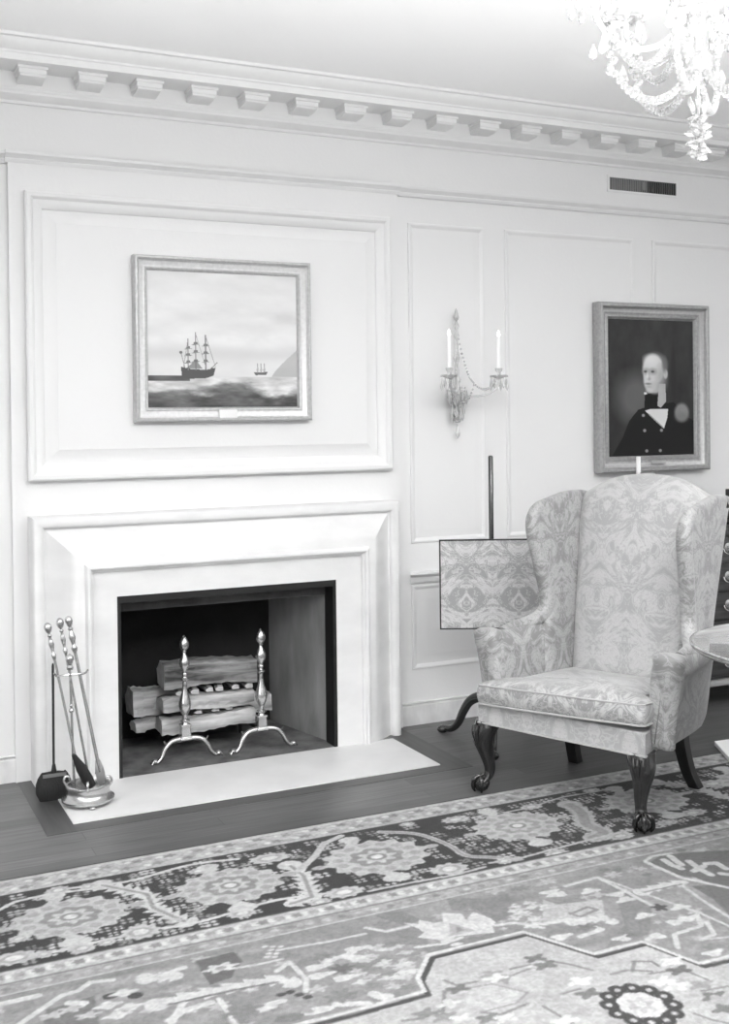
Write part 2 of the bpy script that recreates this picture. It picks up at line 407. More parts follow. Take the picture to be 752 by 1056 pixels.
hs = tag(link('hearth_slab', bm, M['hearth'], smooth=False), 'pale limestone hearth slab set in the wood floor before the fireplace', 'hearth')

# ---- logs
def make_log(name, label, p, ln, prof, rz=0, rx=0, tilt=0, seed=0, faces=(0, 1)):
    r = random.Random(seed); bm = bmesh.new(); n = 18; rings = []
    ph = [r.uniform(0, 6) for _ in range(4)]
    m_ = len(prof); P = []
    for i in range(m_):
        a, b = np.array(prof[i]), np.array(prof[(i+1) % m_])
        for k in range(3): P.append(a+(b-a)*k/3)
    for i in range(n+1):
        x = ln*(i/n-.5); s = 1+.05*sin(5*i/n+ph[0])
        big = 1 if ln > .2 else .15; dy, dz = .006*big*sin(7*i/n+ph[1]), .005*big*sin(6*i/n+ph[2]); am = .004 if ln > .2 else .001
        rings.append([(x, q[0]*s+dy+r.uniform(-am, am), q[1]*s+dz+r.uniform(-am, am)) for q in P])
    loft(bm, rings)
    for f in bm.faces:
        if len(f.verts) > 4: f.material_index = 2
    bm.faces.ensure_lookup_table()
    kf = len(P)
    for idx, f in enumerate(bm.faces):
        if f.material_index == 2: continue
        seg = (idx % kf)//3
        f.material_index = 1 if seg in faces else 0
    o = link(name, bm, [M['bark'], M['logcut'], M['logend']], angle=28)
    o.location = p; o.rotation_euler = (rx, tilt, rz)
    return tag(o, label, 'log', 'logs stacked in the fireplace')
wedge = lambda w, h: [(-w, -h), (-w*.9, h*.85), (w*.3, h), (w, h*.2), (w*.7, -h*.9)]
slab_ = lambda w, h: [(-w, -h*.9), (-w*.95, h*.8), (-w*.2, h), (w*.9, h*.7), (w, -h*.8)]
make_log('split_log', 'large split log lying on top of the log stack', (1.615, .12, .358), .445, wedge(.075, .055), rz=-.03, seed=1, tilt=.03, faces=(2,))
make_log('split_log', 'long pale split log in the middle of the front of the stack', (1.595, .085, .231), .44, slab_(.06, .034), rz=.02, seed=2)
make_log('split_log', 'low front log with ragged underside resting on the andiron bars', (1.590, .07, .138), .45, slab_(.05, .037), rz=.02, seed=3)
make_log('split_log', 'wedge-shaped log end sticking out at the left of the stack, middle tier', (1.40, .235, .225), .26, wedge(.055, .06), rz=.1, seed=4)
make_log('split_log', 'square-ended log sticking out lowest at the left of the stack', (1.395, .20, .1255), .24, wedge(.05, .026), rz=.08, seed=5)
make_log('split_log', 'rear log half hidden behind the middle of the stack', (1.765, .25, .148), .40, slab_(.05, .045), seed=6)
for k, (x, z) in enumerate(((1.47, .281), (1.535, .281), (1.6, .281), (1.66, .281), (1.73, .280), (1.79, .280))):
    o = make_log('kindling', 'short pale stick of kindling crosswise under the top log', (x, .10, z), .12, wedge(.019, .0105), rz=1.35+.12*(k % 3), seed=20+k)
    o['group'] = 'kindling between the upper logs'; o['category'] = 'kindling'
for k, (x, z) in enumerate(((1.55, .1855), (1.63, .1855), (1.70, .1855))):
    o = make_log('kindling', 'short pale stick of kindling crosswise between middle and low logs', (x, .085, z), .10, wedge(.018, .0075), rz=1.4+.1*(k % 2), seed=40+k)
    o['group'] = 'kindling between the lower logs'; o['category'] = 'kindling'

# ---- andirons
def make_andiron(label, loc):
    t = thing('andiron', label, 'andiron', loc, 0, 'pair of brass andirons')
    zb = .006
    bm = bmesh.new()
    box(bm, -.026, .026, -.022, .022, .094, .10); 
    loft(bm, [[(sx*w, sy*w*.85, z) for sx, sy in ((-1, -1), (1, -1), (1, 1), (-1, 1))] for w, z in ((.027, .092), (.027, .102), (.022, .106), (.019, .15), (.023, .156), (.023, .162))])
    link('plinth', bm, M['brass'], t, bev=.0015)
    bm = bmesh.new()
    lathe(bm, [(0, .162), (.016, .162), (.013, .17), (.022, .176), (.022, .182), (.012, .187), (.011, .198), (.015, .208), (.024, .226), (.0285, .246), (.0275, .262), (.021, .284), (.014, .305), (.0105, .33),
               (.0095, .352), (.013, .357), (.0185, .361), (.0185, .367), (.012, .371), (.009, .378), (.013, .386), (.013, .39), (.008, .395), (.012, .404), (.021, .42), (.0245, .434), (.0225, .448), (.016, .463), (.009, .476),
               (.0075, .484), (.012, .489), (.008, .493), (0, .494)], seg=24)
    link('column', bm, M['brass'], t, angle=50)
    bm = bmesh.new(); lathe(bm, [(0, .492), (.009, .493), (.018, .503), (.0225, .516), (.021, .53), (.014, .546), (.006, .557), (0, .563)], seg=24); link('finial', bm, M['brass'], t)
    for s in (-1, 1):
        bm = bmesh.new()
        p = spline([(0, 0, .094), (s*.03, -.004, .097), (s*.07, -.01, .09), (s*.098, -.016, .064), (s*.112, -.02, .034), (s*.132, -.024, .014), (s*.15, -.026, .012)], 6)
        tube(bm, p, [(.0135-.005*(i/(len(p)-1))) for i in range(len(p))], 10)
        q = spline([(s*.082, -.012, .084), (s*.096, -.012, .088), (s*.102, -.012, .1)], 4); tube(bm, q, [.006-.004*i/(len(q)-1) for i in range(len(q))], 6)
        sphere(bm, (s*.148, -.026, .012+zb), .0135, 12, 8, sz=.9)
        for a in (-.6, 0, .6):
            tube(bm, spline([(s*.14, -.026, .026), (s*.152, -.026-.016*sin(a), .024), (s*(.152+.012*cos(a)), -.026-.02*sin(a), .008)], 4), .004, 6)
        link('leg', bm, M['brass'], t)
    bm = bmesh.new(); tube(bm, spline([(0, .018, .1), (0, .1, .085), (0, .26, .085), (0, .30, .07), (0, .30, zb)], 5), .0085, 8); link('log_bar', bm, M['iron'], t)
    return t
make_andiron('brass andiron with flame finial, the one on the left in the fireplace', (1.457, -.045, 0))
make_andiron('brass andiron with flame finial, the one on the right in the fireplace', (1.818, -.055, 0))

# ---- fire tools
TB = V(on_floor(91, 829)); TB.z = .005
st = thing('tool_stand', 'round brass fire-tool stand with flared base on the hearth corner', 'fire tool stand', TB)
bm = bmesh.new()
lathe(bm, [(0, .012), (.094, .012), (.103, .016), (.104, .024), (.096, .03), (.088, .036), (.084, .05), (.085, .062), (.09, .07), (.088, .078), (.08, .08), (.076, .07), (.076, .035), (0, .035)], seg=40)
link('base', bm, M['brass'], st, angle=50)
for k in range(3):
    a = 2*pi*k/3+.5; bm = bmesh.new(); sphere(bm, (.09*cos(a), .09*sin(a), .007), .0135, 10, 8, sz=.5); link('foot', bm, M['brass_d'], st)
for a in (2.7, 4.5, 5.8, .9):
    bm = bmesh.new()
    p = [(c_, s_, z) for c_, s_, z in ((.086*cos(a), .086*sin(a), .07), (.096*cos(a), .096*sin(a), .088), (.09*cos(a), .09*sin(a), .104), (.076*cos(a), .076*sin(a), .104), (.073*cos(a), .073*sin(a), .092))]
    tube(bm, spline(p, 5), .005, 8); link('scroll', bm, M['brass'], st)
def wp(px, py, y): return V(on_wall(px, py, y))
ptop = wp(72, 688, TB.y+.02)-TB; pbase = V((-.035, .02, .035)); pbase.x = ptop.x+.012
bm = bmesh.new(); tube(bm, [pbase, pbase.lerp(ptop, .6), ptop], [.0055, .005, .005], 10)
sphere(bm, pbase.lerp(ptop, .66), .011, 12, 8); sphere(bm, pbase.lerp(ptop, .70), .008, 12, 8)
lathe(bm, [(0, -.012), (.012, -.01), (.014, 0), (.008, .008), (.011, .016), (.017, .03), (.015, .042), (.007, .05), (0, .054)], tuple(ptop), 16)
link('post', bm, M['brass'], st)
bm = bmesh.new()
for s in (-1, 1):
    h = ptop+V((0, 0, -.03)); tube(bm, spline([h, h+V((s*.03, -.004, 0)), h+V((s*.055, -.02, .004)), h+V((s*.066, -.028, .018))], 5), .0042, 8)
link('hook_bar', bm, M['brass'], st)
def tool_shaft(bm, a, b, rad, handle=True):
    d = (b-a).normalized()
    tube(bm, [a, a.lerp(b, .5), b], rad, 10)
    rot = V((0, 0, 1)).rotation_difference(-d).to_matrix().to_4x4()
    mt = Matrix.Translation(a) @ rot
    lathe(bm, [(rad*.9, -.13), (rad*1.5, -.12), (rad*2, -.108), (rad, -.1), (rad*1.3, -.085), (rad*2.1, -.066), (rad*1.6, -.05), (rad, -.038), (rad*1.8, -.03), (rad*.9, -.022), (.011, -.014), (.0155, 0), (.0145, .012), (.008, .021), (0, .024)], seg=14, mat=mt)
yb = TB.y
def tool(name, label, top, bot, rad):
    A, B = V(top), V(bot); t = thing(name, label, 'fire tool', tuple(B), 0, 'fire tools leaning in the brass stand')
    bm = bmesh.new(); tool_shaft(bm, A-B, V((0, 0, 0)), rad); link('handle', bm, M['brass'], t, angle=50); return t, A-B
t, a = tool('hearth_brush', 'brass-handled hearth brush with black bristles, leaning furthest left in the stand', wp(49.5, 648, yb+.06), wp(78, 782, yb), .0052)
bm = bmesh.new(); e_ = wp(95, 812, yb-.01)-wp(78, 782, yb)
dd = e_.normalized(); tube(bm, [-dd*.02, dd*.01, dd*.045, dd*.1, e_-dd*.004, e_], [.008, .013, .021, .023, .019, .012], 14, flat=.6); link('bristles', bm, M['black'], t)
t, a = tool('fire_poker', 'thin brass-handled poker leaning between brush and shovel in the stand', wp(62, 643, yb+.08), wp(92, 803, yb+.025), .005)
bm = bmesh.new(); tube(bm, [V((0, 0, 0)), -a.normalized()*.02, -a.normalized()*.035], [.0055, .004, .001], 8); link('tip', bm, M['iron'], t)
t, a = tool('fire_shovel', 'thickest brass-handled fire shovel leaning furthest right in the stand', wp(71, 641, yb+.09), wp(103, 796, yb+.03), .0068)
bm = bmesh.new(); dd = -a.normalized(); sd = V((1, 0, .2)).normalized(); nn = dd.cross(sd).normalized()
loft(bm, [[dd*l+sd*w+nn*(.002+c_), dd*l+sd*w-nn*(.002-c_), dd*l-sd*w-nn*(.002-c_), dd*l-sd*w+nn*(.002+c_)] for l, w, c_ in ((-.05, .009, 0), (-.02, .016, .002), (.0, .018, .003), (.035, .018, 0), (.05, .016, 0))])
link('pan', bm, M['brass_d'], t)
# black broom left of the stand
BB = V(on_floor(56, 824))
t = thing('hearth_broom', 'black long-handled hearth broom standing beside the brass tool stand', 'broom', BB)
bm = bmesh.new(); rings = []
for z, w, dp in ((0.0, .058, .024), (.03, .072, .03), (.06, .072, .028), (.085, .064, .022), (.1, .054, .018), (.108, .048, .015)):
    rings.append([(w*np.sign(cos(q))*abs(cos(q))**.5, dp*np.sign(sin(q))*abs(sin(q))**.6, z+.003*sin(5*q)) for q in [2*pi*k/24 for k in range(24)]])
loft(bm, rings); link('brush_head', bm, M['black'], t)
bm = bmesh.new(); box(bm, -.047, .047, -.019, -.0145, .094, .108); link('band', bm, plain('broom_band', 120, .5, metal=.4), t, smooth=False, bev=.001)
bm = bmesh.new(); tp = wp(54.5, 684, BB.y+.02)-BB
tube(bm, [(0, 0, .1), (0, .003, .14), tp*.98, tp], [.008, .0052, .0052, .003], 10); lathe(bm, [(.012, .1), (.011, .115), (.007, .14), (0, .15)], seg=12); link('handle', bm, M['iron'], t)

# ================================================================== PICTURES
def noise2(nx, ny, cells, seed=0, oct=4):
    r = np.random.default_rng(seed); out = np.zeros((ny, nx)); amp = 1; tot = 0
    cx_, cy_ = cells
    for o in range(oct):
        g = r.random((int(cy_)+3, int(cx_)+3))
        x = np.linspace(0, cx_, nx); y = np.linspace(0, cy_, ny)
        xi, yi = x.astype(int), y.astype(int); fx, fy = x-xi, y-yi; fx = fx*fx*(3-2*fx); fy = fy*fy*(3-2*fy)
        a = g[np.ix_(yi, xi)]; b = g[np.ix_(yi, xi+1)]; c = g[np.ix_(yi+1, xi)]; d = g[np.ix_(yi+1, xi+1)]
        out += amp*((a*(1-fx)+b*fx)*(1-fy[:, None])+(c*(1-fx)+d*fx)*fy[:, None]); tot += amp
        amp *= .5; cx_ *= 2; cy_ *= 2
    return out/tot
def finer(a):
    d = np.diff(a); d = np.append(d, d[-1]); return np.stack([a-d*.25, a+d*.25], -1).ravel()
class Canvas:
    """a small raster in real units, written to the vertices of a grid as paint"""
    def __init__(s, xs, ys, base):
        s.X, s.Y = np.meshgrid(xs, ys); s.v = np.full(s.X.shape, float(base)); s.xs, s.ys = xs, ys
    def _bb(s, x0, x1, y0, y1):
        i0, i1 = np.searchsorted(s.xs, (x0, x1)); j0, j1 = np.searchsorted(s.ys, (y0, y1)); return slice(max(j0-1, 0), j1+1), slice(max(i0-1, 0), i1+1)
    def blend(s, sl, mask, val):
        s.v[sl] = s.v[sl]*(1-mask)+val*mask
    def poly(s, pts, val, a=1):
        P = np.array(pts, float)[:, :2]; sl = s._bb(P[:, 0].min(), P[:, 0].max(), P[:, 1].min(), P[:, 1].max()); X, Y = s.X[sl], s.Y[sl]
        ins = np.zeros(X.shape, bool)
        for i in range(len(P)):
            x0, y0 = P[i-1]; x1, y1 = P[i]
            if y0 == y1: continue
            c = ((y0 > Y) != (y1 > Y)) & (X < (x1-x0)*(Y-y0)/(y1-y0)+x0); ins ^= c
        s.blend(sl, ins*a, val)
    def ell(s, c, rx, ry, val, a=1, soft=.0, lobes=0, amp=0, ph=0, rot=0):
        m_ = 1.3*max(rx, ry)*(1+amp); sl = s._bb(c[0]-m_, c[0]+m_, c[1]-m_, c[1]+m_); dx, dy = s.X[sl]-c[0], s.Y[sl]-c[1]
        if rot: dx, dy = dx*cos(rot)+dy*sin(rot), -dx*sin(rot)+dy*cos(rot)
        th = np.arctan2(dy/ry, dx/rx); d = np.hypot(dx/rx, dy/ry)/(1+amp*np.cos(lobes*th+ph))
        s.blend(sl, (np.clip((1-d)/soft+.5, 0, 1) if soft else (d < 1)*1.0)*a, val)
    def line(s, pts, w, val, a=1, saw=0, per=.05, soft=True):
        P = np.array(pts, float)[:, :2]; m_ = w*(1+saw)*1.5; sl = s._bb(P[:, 0].min()-m_, P[:, 0].max()+m_, P[:, 1].min()-m_, P[:, 1].max()+m_); X, Y = s.X[sl], s.Y[sl]
        best = np.full(X.shape, 9.0); arc = np.zeros(X.shape); L = 0
        for i in range(len(P)-1):
            d = P[i+1]-P[i]; ll = np.hypot(*d)+1e-9; t = np.clip(((X-P[i][0])*d[0]+(Y-P[i][1])*d[1])/ll**2, 0, 1)
            q = np.hypot(X-P[i][0]-t*d[0], Y-P[i][1]-t*d[1]); k = q < best; best[k] = q[k]; arc[k] = (L+t*ll)[k]; L += ll
        ww = w*(1+saw*(1-((arc/per) % 1))) if saw else w
        s.blend(sl, (best < ww)*a*1.0, val)
    def mesh(s, name, f, mat, parent=None):
        ny, nx = s.X.shape; me = bpy.data.meshes.new(name)
        co = f(s.X.ravel(), s.Y.ravel())
        idx = np.arange(nx*ny).reshape(ny, nx)
        fc = np.stack([idx[:-1, :-1], idx[:-1, 1:], idx[1:, 1:], idx[1:, :-1]], -1).reshape(-1, 4)
        me.vertices.add(nx*ny); me.vertices.foreach_set('co', co.astype(np.float32).ravel())
        me.loops.add(fc.size); me.loops.foreach_set('vertex_index', fc.ravel().astype(np.int32))
        me.polygons.add(len(fc)); me.polygons.foreach_set('loop_start', np.arange(0, fc.size, 4, dtype=np.int32))
        me.update(calc_edges=True); me.validate()
        at = me.color_attributes.new('paint', 'FLOAT_COLOR', 'POINT')
        v = np.clip(s.v, 0, 255)/255; l = np.where(v <= .04045, v/12.92, ((v+.055)/1.055)**2.4).ravel()
        at.data.foreach_set('color', np.stack([l, l, l, np.ones_like(l)], -1).astype(np.float32).ravel())
        me.materials.append(mat); o = bpy.data.objects.new(name, me); col.objects.link(o); o.parent = parent
        return o
def picture(name, label, x0, x1, z0, z1, yb, fw, prof, mats, plq, paintfn):
    cx_, cz_ = (x0+x1)/2, (z0+z1)/2
    t = thing(name, label, 'painting', (cx_, yb, cz_))
    W, Hh = (x1-x0)/2, (z1-z0)/2
    bm = bmesh.new()
    for (pp, mi) in prof: rect_sweep(bm, -W, W, -Hh, Hh, pp, 0, mi)
    quad(bm, [(-W, 0, -Hh), (W, 0, -Hh), (W, 0, Hh), (-W, 0, Hh)], 0)
    link('frame', bm, mats, t, angle=30)
    c = paintfn()
    w, h = W-fw, Hh-fw
    c.mesh('canvas', lambda X, Y: np.stack([-w+2*w*X, np.full_like(X, -.016), h-2*h*Y], -1), M['paint'], t)
    px_, pz_, pw, ph, pm = plq
    bm = bmesh.new(); box(bm, px_-pw, px_+pw, -.049, -.04, pz_-ph, pz_+ph); link('plaque', bm, pm, t, smooth=False, bev=.003)
    return t
def paint_sea():
    nx, ny = 300, 250; c = Canvas(np.linspace(0, 1, nx), np.linspace(0, 1, ny), 214)
    X, Y = c.X, c.Y
    n1 = noise2(nx, ny, (4, 9), 3); n2 = noise2(nx, ny, (9, 16), 5, 5); n3 = noise2(nx, ny, (6, 22), 8, 5)
    c.v = 222-10*Y + 26*(n1-.5) - 34*np.exp(-((Y-.28-.05*X)/.05)**2)*np.clip(X-.5, 0, 1)*1.2*(n2+.3) - 20*np.exp(-((Y-.6)/.06)**2)*(n1+.2)
    c.v += 14*np.exp(-((Y-.5)/.08)**2)*(n2)
    def P(x, y): return ((x-82)/582, (y-115-18*(x-82)/582)/(517-18*(x-82)/582))
    hz = .775
    cl = hz-.21*np.clip((X-.82)/.18, 0, 1)**.8*(1+.12*(n2-.5)); k = (Y > cl) & (X > .82) & (Y < hz); c.v[k] = 176+18*(n1[k]-.5)
    sea = Y > hz-.0
    n4 = noise2(nx, ny, (5, 12), 31, 5); n5 = noise2(nx, ny, (14, 40), 33, 4)
    dark = np.clip((Y-.872+.2*(n4-.5)+.05*np.abs(X-.45)*2-.05*np.sin(7*X+1))/.05, 0, 1)
    wave = (196+70*(n3-.5)+60*(n5-.5))*(1-dark) + (96+60*(n5-.5)+50*(n4-.5)-160*(Y-.9))*dark
    c.v[sea] = np.clip(wave, 62, 225)[sea]
    k = (Y > .765) & (Y < .805) & (X < .27); c.v[k] = 92+60*(n2[k]-.5)
    k = (Y > hz-.004) & (Y < hz+.01) & (X > .27); c.v[k] = c.v[k]*.7+60
    D_ = 84
    c.poly([P(205, 478), P(240, 486), P(300, 490), P(338, 482), P(330, 512), P(300, 522), P(220, 524), P(208, 512)], D_)
    for x, y0 in ((233, 374), (262, 350), (300, 358)):
        c.line([P(x, y0), P(x, 490)], .0034, D_+40)
        for q in (.32, .55, .8):
            yy = y0+(485-y0)*q; c.line([P(x-13, yy+2), P(x+13, yy)], .003, D_+50); c.poly([P(x-9, yy), P(x+9, yy), P(x+7, yy-8), P(x-6, yy-8)], D_+30)
    c.poly([P(225, 484), P(262, 452), P(288, 486)], 100, .7); c.line([P(233, 376), P(215, 480)], .002, 140); c.line([P(300, 360), P(338, 480)], .002, 140); c.line([P(320, 486), P(345, 462)], .003, 110)
    c.line([P(262, 352), P(300, 480)], .0018, 150); c.line([P(206, 425), P(220, 480)], .003, 150); c.ell(P(206, 424), .01, .012, 110)
    c.poly([P(488, 500), P(545, 498), P(538, 509), P(495, 511)], 100)
    for x in (503, 517, 530): c.line([P(x, 466), P(x, 500)], .003, 150); c.poly([P(x-6, 494), P(x+6, 494), P(x+2, 475)], 170)
    return c
fp_wide = [(0, 0), (0, .04), (.006, .05), (.014, .052), (.022, .046), (.026, .036), (.03, .034), (.05, .028), (.056, .03), (.06, .034), (.066, .032), (.07, .022), (.075, .015)]
fp_wide = [(a*.87, b) for a, b in fp_wide]
a0, a1 = on_wall(137.3, 262.5, -.085), on_wall(321.5, 433.5, -.085)
picture('seascape_painting', 'framed seascape with a three-masted ship hanging over the mantel', a0[0], a1[0], 1.521, 2.256, -BRY-.021, .064,
        [(fp_wide[:5], 0), (fp_wide[4:9], 1), (fp_wide[8:], 0)], [M['giltp'], M['giltq']], (0.005, -.335, .043, .019, M['plaque']), paint_sea)
def paint_portrait():
    nx, ny = 220, 300; c = Canvas(np.linspace(0, 1, nx), np.linspace(0, 1, ny), 62)
    X, Y = c.X, c.Y; n = noise2(nx, ny, (9, 4), 11); n2 = noise2(nx, ny, (14, 18), 12, 4)
    c.v = 58+20*(n-.5)+8*(n2-.5)-12*Y
    def P(x, y): return ((x-137)/438, (y-150)/680)
    c.ell(P(275, 540), .22, .17, 104, .8, soft=.9); c.ell(P(470, 430), .03, .22, 44, .7, soft=.6)
    D_ = 27
    c.poly([P(150, 832), P(205, 740), P(240, 655), P(285, 600), P(330, 585), P(470, 562), P(540, 640), P(576, 655), P(576, 832)], D_)
    c.poly([P(320, 520), P(395, 515), P(398, 592), P(318, 592)], 24)
    c.poly([P(395, 470), P(428, 470), P(430, 560), P(402, 590), P(385, 580)], 166)
    c.ell(P(376, 375), 62/438, 62/680, 120, .85, soft=.35)
    c.ell(P(366, 400), 55/438, 78/680, 202, 1, soft=.22); c.ell(P(352, 450), 37/438, 60/680, 196, 1, soft=.3)
    c.ell(P(372, 490), 40/438, 30/680, 180, .9, soft=.6); c.ell(P(408, 440), 26/438, 60/680, 158, .75, soft=1.2)
    c.ell(P(429, 420), 11/438, 24/680, 178, 1, soft=.5); c.ell(P(424, 372), 13/438, 36/680, 104, .8, soft=1)
    for e in ((327, 408), (364, 408)):
        c.ell(P(*e), 17/438, 14/680, 128, .75, soft=1.4); c.ell(P(e[0]-2, e[1]+1), 8/438, 5/680, 70, .9, soft=.8)
    c.ell(P(342, 445), 9/438, 7/680, 128, .7, soft=1.2); c.ell(P(345, 425), 6/438, 24/680, 172, .6, soft=1.2); c.ell(P(335, 432), 5/438, 20/680, 216, .7, soft=1.2)
    c.ell(P(338, 470), 15/438, 5/680, 108, .8, soft=1.2); c.ell(P(340, 484), 14/438, 6/680, 160, .6, soft=1.2)
    c.ell(P(352, 350), 32/438, 24/680, 220, .8, soft=1.3); c.ell(P(345, 505), 18/438, 10/680, 200, .6, soft=1)
    c.poly([P(322, 604), P(345, 598), P(440, 598), P(436, 640), P(418, 695), P(385, 668), P(350, 635)], 206); c.line([P(340, 622), P(414, 690)], .005, 150)
    c.poly([P(315, 512), P(330, 512), P(332, 522), P(318, 524)], 214)
    c.ell(P(512, 615), 38/438, 46/680, 138, .9, soft=.4)
    c.ell(P(512, 640), 34/438, 24/680, 112, .6, soft=.9)
    for x, y in ((312, 628), (318, 704), (405, 704), (328, 806), (398, 806)): c.ell(P(x, y), 8/438, 8/680, 140, 1, soft=.5)
    return c
pw = [(0, 0), (0, .05), (.008, .062), (.02, .064), (.026, .058), (.03, .04), (.036, .034), (.05, .03), (.06, .026), (.066, .03), (.074, .032), (.08, .026), (.084, .016), (.088, .015)]
a0, a1 = on_wall(612, 310.5, -.07), on_wall(733, 484, -.07); a0[0] = on_wall(612, 310.5, -.022)[0]
b0, b1 = on_wall(627.5, 330, -.03), on_wall(716, 467, -.03)
picture('portrait_painting', 'framed dark portrait of a man in military coat with epaulette', a0[0], a1[0], a1[2]-.0, a0[2], -.016, .086,
        [(pw[:5], 0), (pw[4:8], 1), (pw[7:], 0)], [M['gilt'], M['giltl']], (.02, -.408, .05, .01, M['plaqued']), paint_portrait)

# ---- vent in the frieze
v0, v1 = on_wall(629, 183, -.01), on_wall(698, 201, -.01)
vx0, vx1, vz0, vz1 = v0[0], v1[0], v1[2]-.004, v0[2]+.004
t = thing('air_vent', 'dark slatted air vent set high in the white wall above the portrait', 'vent', ((vx0+vx1)/2, 0, (vz0+vz1)/2))
W, Hh = (vx1-vx0)/2, (vz1-vz0)/2
bm = bmesh.new(); rect_sweep(bm, -W-.012, W+.012, -Hh-.012, Hh+.012, [(0, 0), (0, .006), (.012, .008), (.013, .003)]); link('frame', bm, M['wall'], t)
bm = bmesh.new(); box(bm, -W, W, -.002, -.0005, -Hh, Hh); link('backing', bm, M['ventd'], t, smooth=False)
n = 30
for k in range(n):
    x = -W+.006+(2*W-.012)*k/(n-1); bm = bmesh.new()
    ang = .9 if k < n*.55 else -.15
    box(bm, -.0012, .0012, -.0048, .0048, -Hh+.001, Hh-.001); 
    o = link('slat', bm, M['vent'], t, smooth=False); o.location = (x, -.0055, 0); o.rotation_euler = (0, 0, ang)
bm = bmesh.new(); box(bm, -.012, .012, -.012, -.008, -.022, .022); link('lever', bm, M['vent'], t, smooth=False, bev=.002)

# ================================================================== CRYSTAL SCONCES
def drop(bm, c, L, r, seg=6):
    lathe(bm, [(0, 0), (r*.35, -L*.12), (r*.5, -L*.25), (r, -L*.66), (r*.8, -L*.82), (0, -L)], c, seg)
def bead(bm, c, r): lathe(bm, [(0, -r), (r*.75, -r*.66), (r, 0), (r*.75, r*.66), (0, r)], c, 6)
def chain(bm, a, b, sag, n, r, grow=0):
    A, B = V(a), V(b)
    for i in range(n+1):
        s = i/n; p = A.lerp(B, s); p.z -= sag*4*s*(1-s); bead(bm, tuple(p), r*(1+grow*(1-abs(2*s-1))))
SY = -.22
L0, R0 = on_wall(463.5, 381, SY), on_wall(514.5, 379, SY); scx = (L0[0]+R0[0])/2; hs_ = (R0[0]-L0[0])/2
ctop = on_wall(463, 342, SY)[2]; cbase = (L0[2]+R0[2])/2-.0
sz0 = on_wall(470, 400, -.02)[2]
def make_sconce(label, x, arms):
    t = thing('crystal_sconce', label, 'wall sconce', (x, 0, sz0), 0, 'crystal wall sconces flanking the mantel')
    zz = lambda z: z-sz0
    bm = bmesh.new()
    lathe(bm, [(0, 0), (.03, 0), (.034, -.004), (.03, -.012), (.014, -.02), (0, -.022)], seg=20, mat=Matrix.Rotation(-pi/2, 4, 'X') @ Matrix.Scale(-1, 4, V((0, 0, 1))))
    link('wall_plate', bm, M['brass'], t)
    bm = bmesh.new()
    lathe(bm, [(0, -.1), (.012, -.09), (.026, -.06), (.03, -.03), (.018, -.005), (.012, .02), (.02, .04), (.012, .06), (.009, .12), (.016, .15), (.01, .18), (.007, .24), (.013, .26), (.008, .29), (.014, .31), (.006, .33), (0, .36)], (0, -.05, 0), 12)
    drop(bm, (0, -.05, .40), .07, .016); sphere(bm, (0, -.05, .35), .011, 8, 6)
    link('stem', bm, M['glasss'], t, smooth=False)
    for s in arms:
        bm = bmesh.new()
        ex, ez = s*hs_, zz(cbase)-.05
        tube(bm, spline([(0, -.05, -.02), (s*.04, -.09, -.045), (s*.1, -.18, -.035), (ex, SY, ez-.03), (ex, SY, ez)], 6), .0055, 8)
        arm = link('arm', bm, M['glasss'], t)
        bm = bmesh.new()
        lathe(bm, [(0, 0), (.012, 0), (.04, .012), (.044, .018), (.03, .014), (.01, .012), (.009, .03), (.017, .04), (.019, .052), (.012, .05), (0, .05)], (ex, SY, ez), 16); link('bobeche', bm, M['glasss'], arm)
        bm = bmesh.new()
        for k in range(8):
            a = 2*pi*k/8; c0 = (ex+.041*cos(a), SY+.041*sin(a), ez+.012); bead(bm, c0, .006); drop(bm, (c0[0], c0[1], c0[2]-.006), .055+.012*(k % 2), .008)
        link('pendants', bm, M['glasss'], arm, smooth=False)
        bm = bmesh.new(); lathe(bm, [(0, 0), (.0095, 0), (.0085, ctop-cbase-.02), (.004, ctop-cbase-.016), (0, ctop-cbase-.016)], (ex, SY, zz(cbase)-.002), 14); cnd = link('candle', bm, M['cream'], t)
        bm = bmesh.new(); lathe(bm, [(0, 0), (.006, .003), (.0095, .012), (.007, .022), (.002, .034), (0, .037)], (ex, SY, zz(ctop)-.022), 12); link('bulb', bm, M['flame'], cnd)
    bm = bmesh.new()
    for s in (-1, 1):
        chain(bm, (0, -.05, .30), (s*.05, -.13, .02), .05, 16, .0055, .3)
        chain(bm, (s*.05, -.13, .02), (s*hs_, SY, zz(cbase)-.04), .045, 14, .0055, .3)
        chain(bm, (0, -.05, -.02), (s*.05, -.13, .01), .07, 14, .0055, .3)
    for k in range(9):
        a = 2*pi*k/9; chain(bm, (.045*cos(a), -.05+.03*sin(a), .0), (.012*cos(a), -.05+.012*sin(a), -.17), .01, 12, .005)
    link('bead_chains', bm, M['glasss'], t, smooth=False)
    bm = bmesh.new()
    for k in range(16):
        a = 2*pi*k/8; rr_, z_ = (.05, -.01) if k < 8 else (.032, -.08)
        drop(bm, (rr_*cos(a+.2), -.055+rr_*.7*sin(a+.2), z_), .06+.015*(k % 3), .009)
    drop(bm, (0, -.05, -.18), .075, .015)
    link('pendants', bm, M['glasss'], t, smooth=False)
    return t
make_sconce('crystal two-candle wall sconce hung with drops, between fireplace and portrait', scx, (-1, 1))
make_sconce('crystal wall sconce cut by the photo edge, left of the fireplace', 2*CX-scx-.02, (-1, 1))

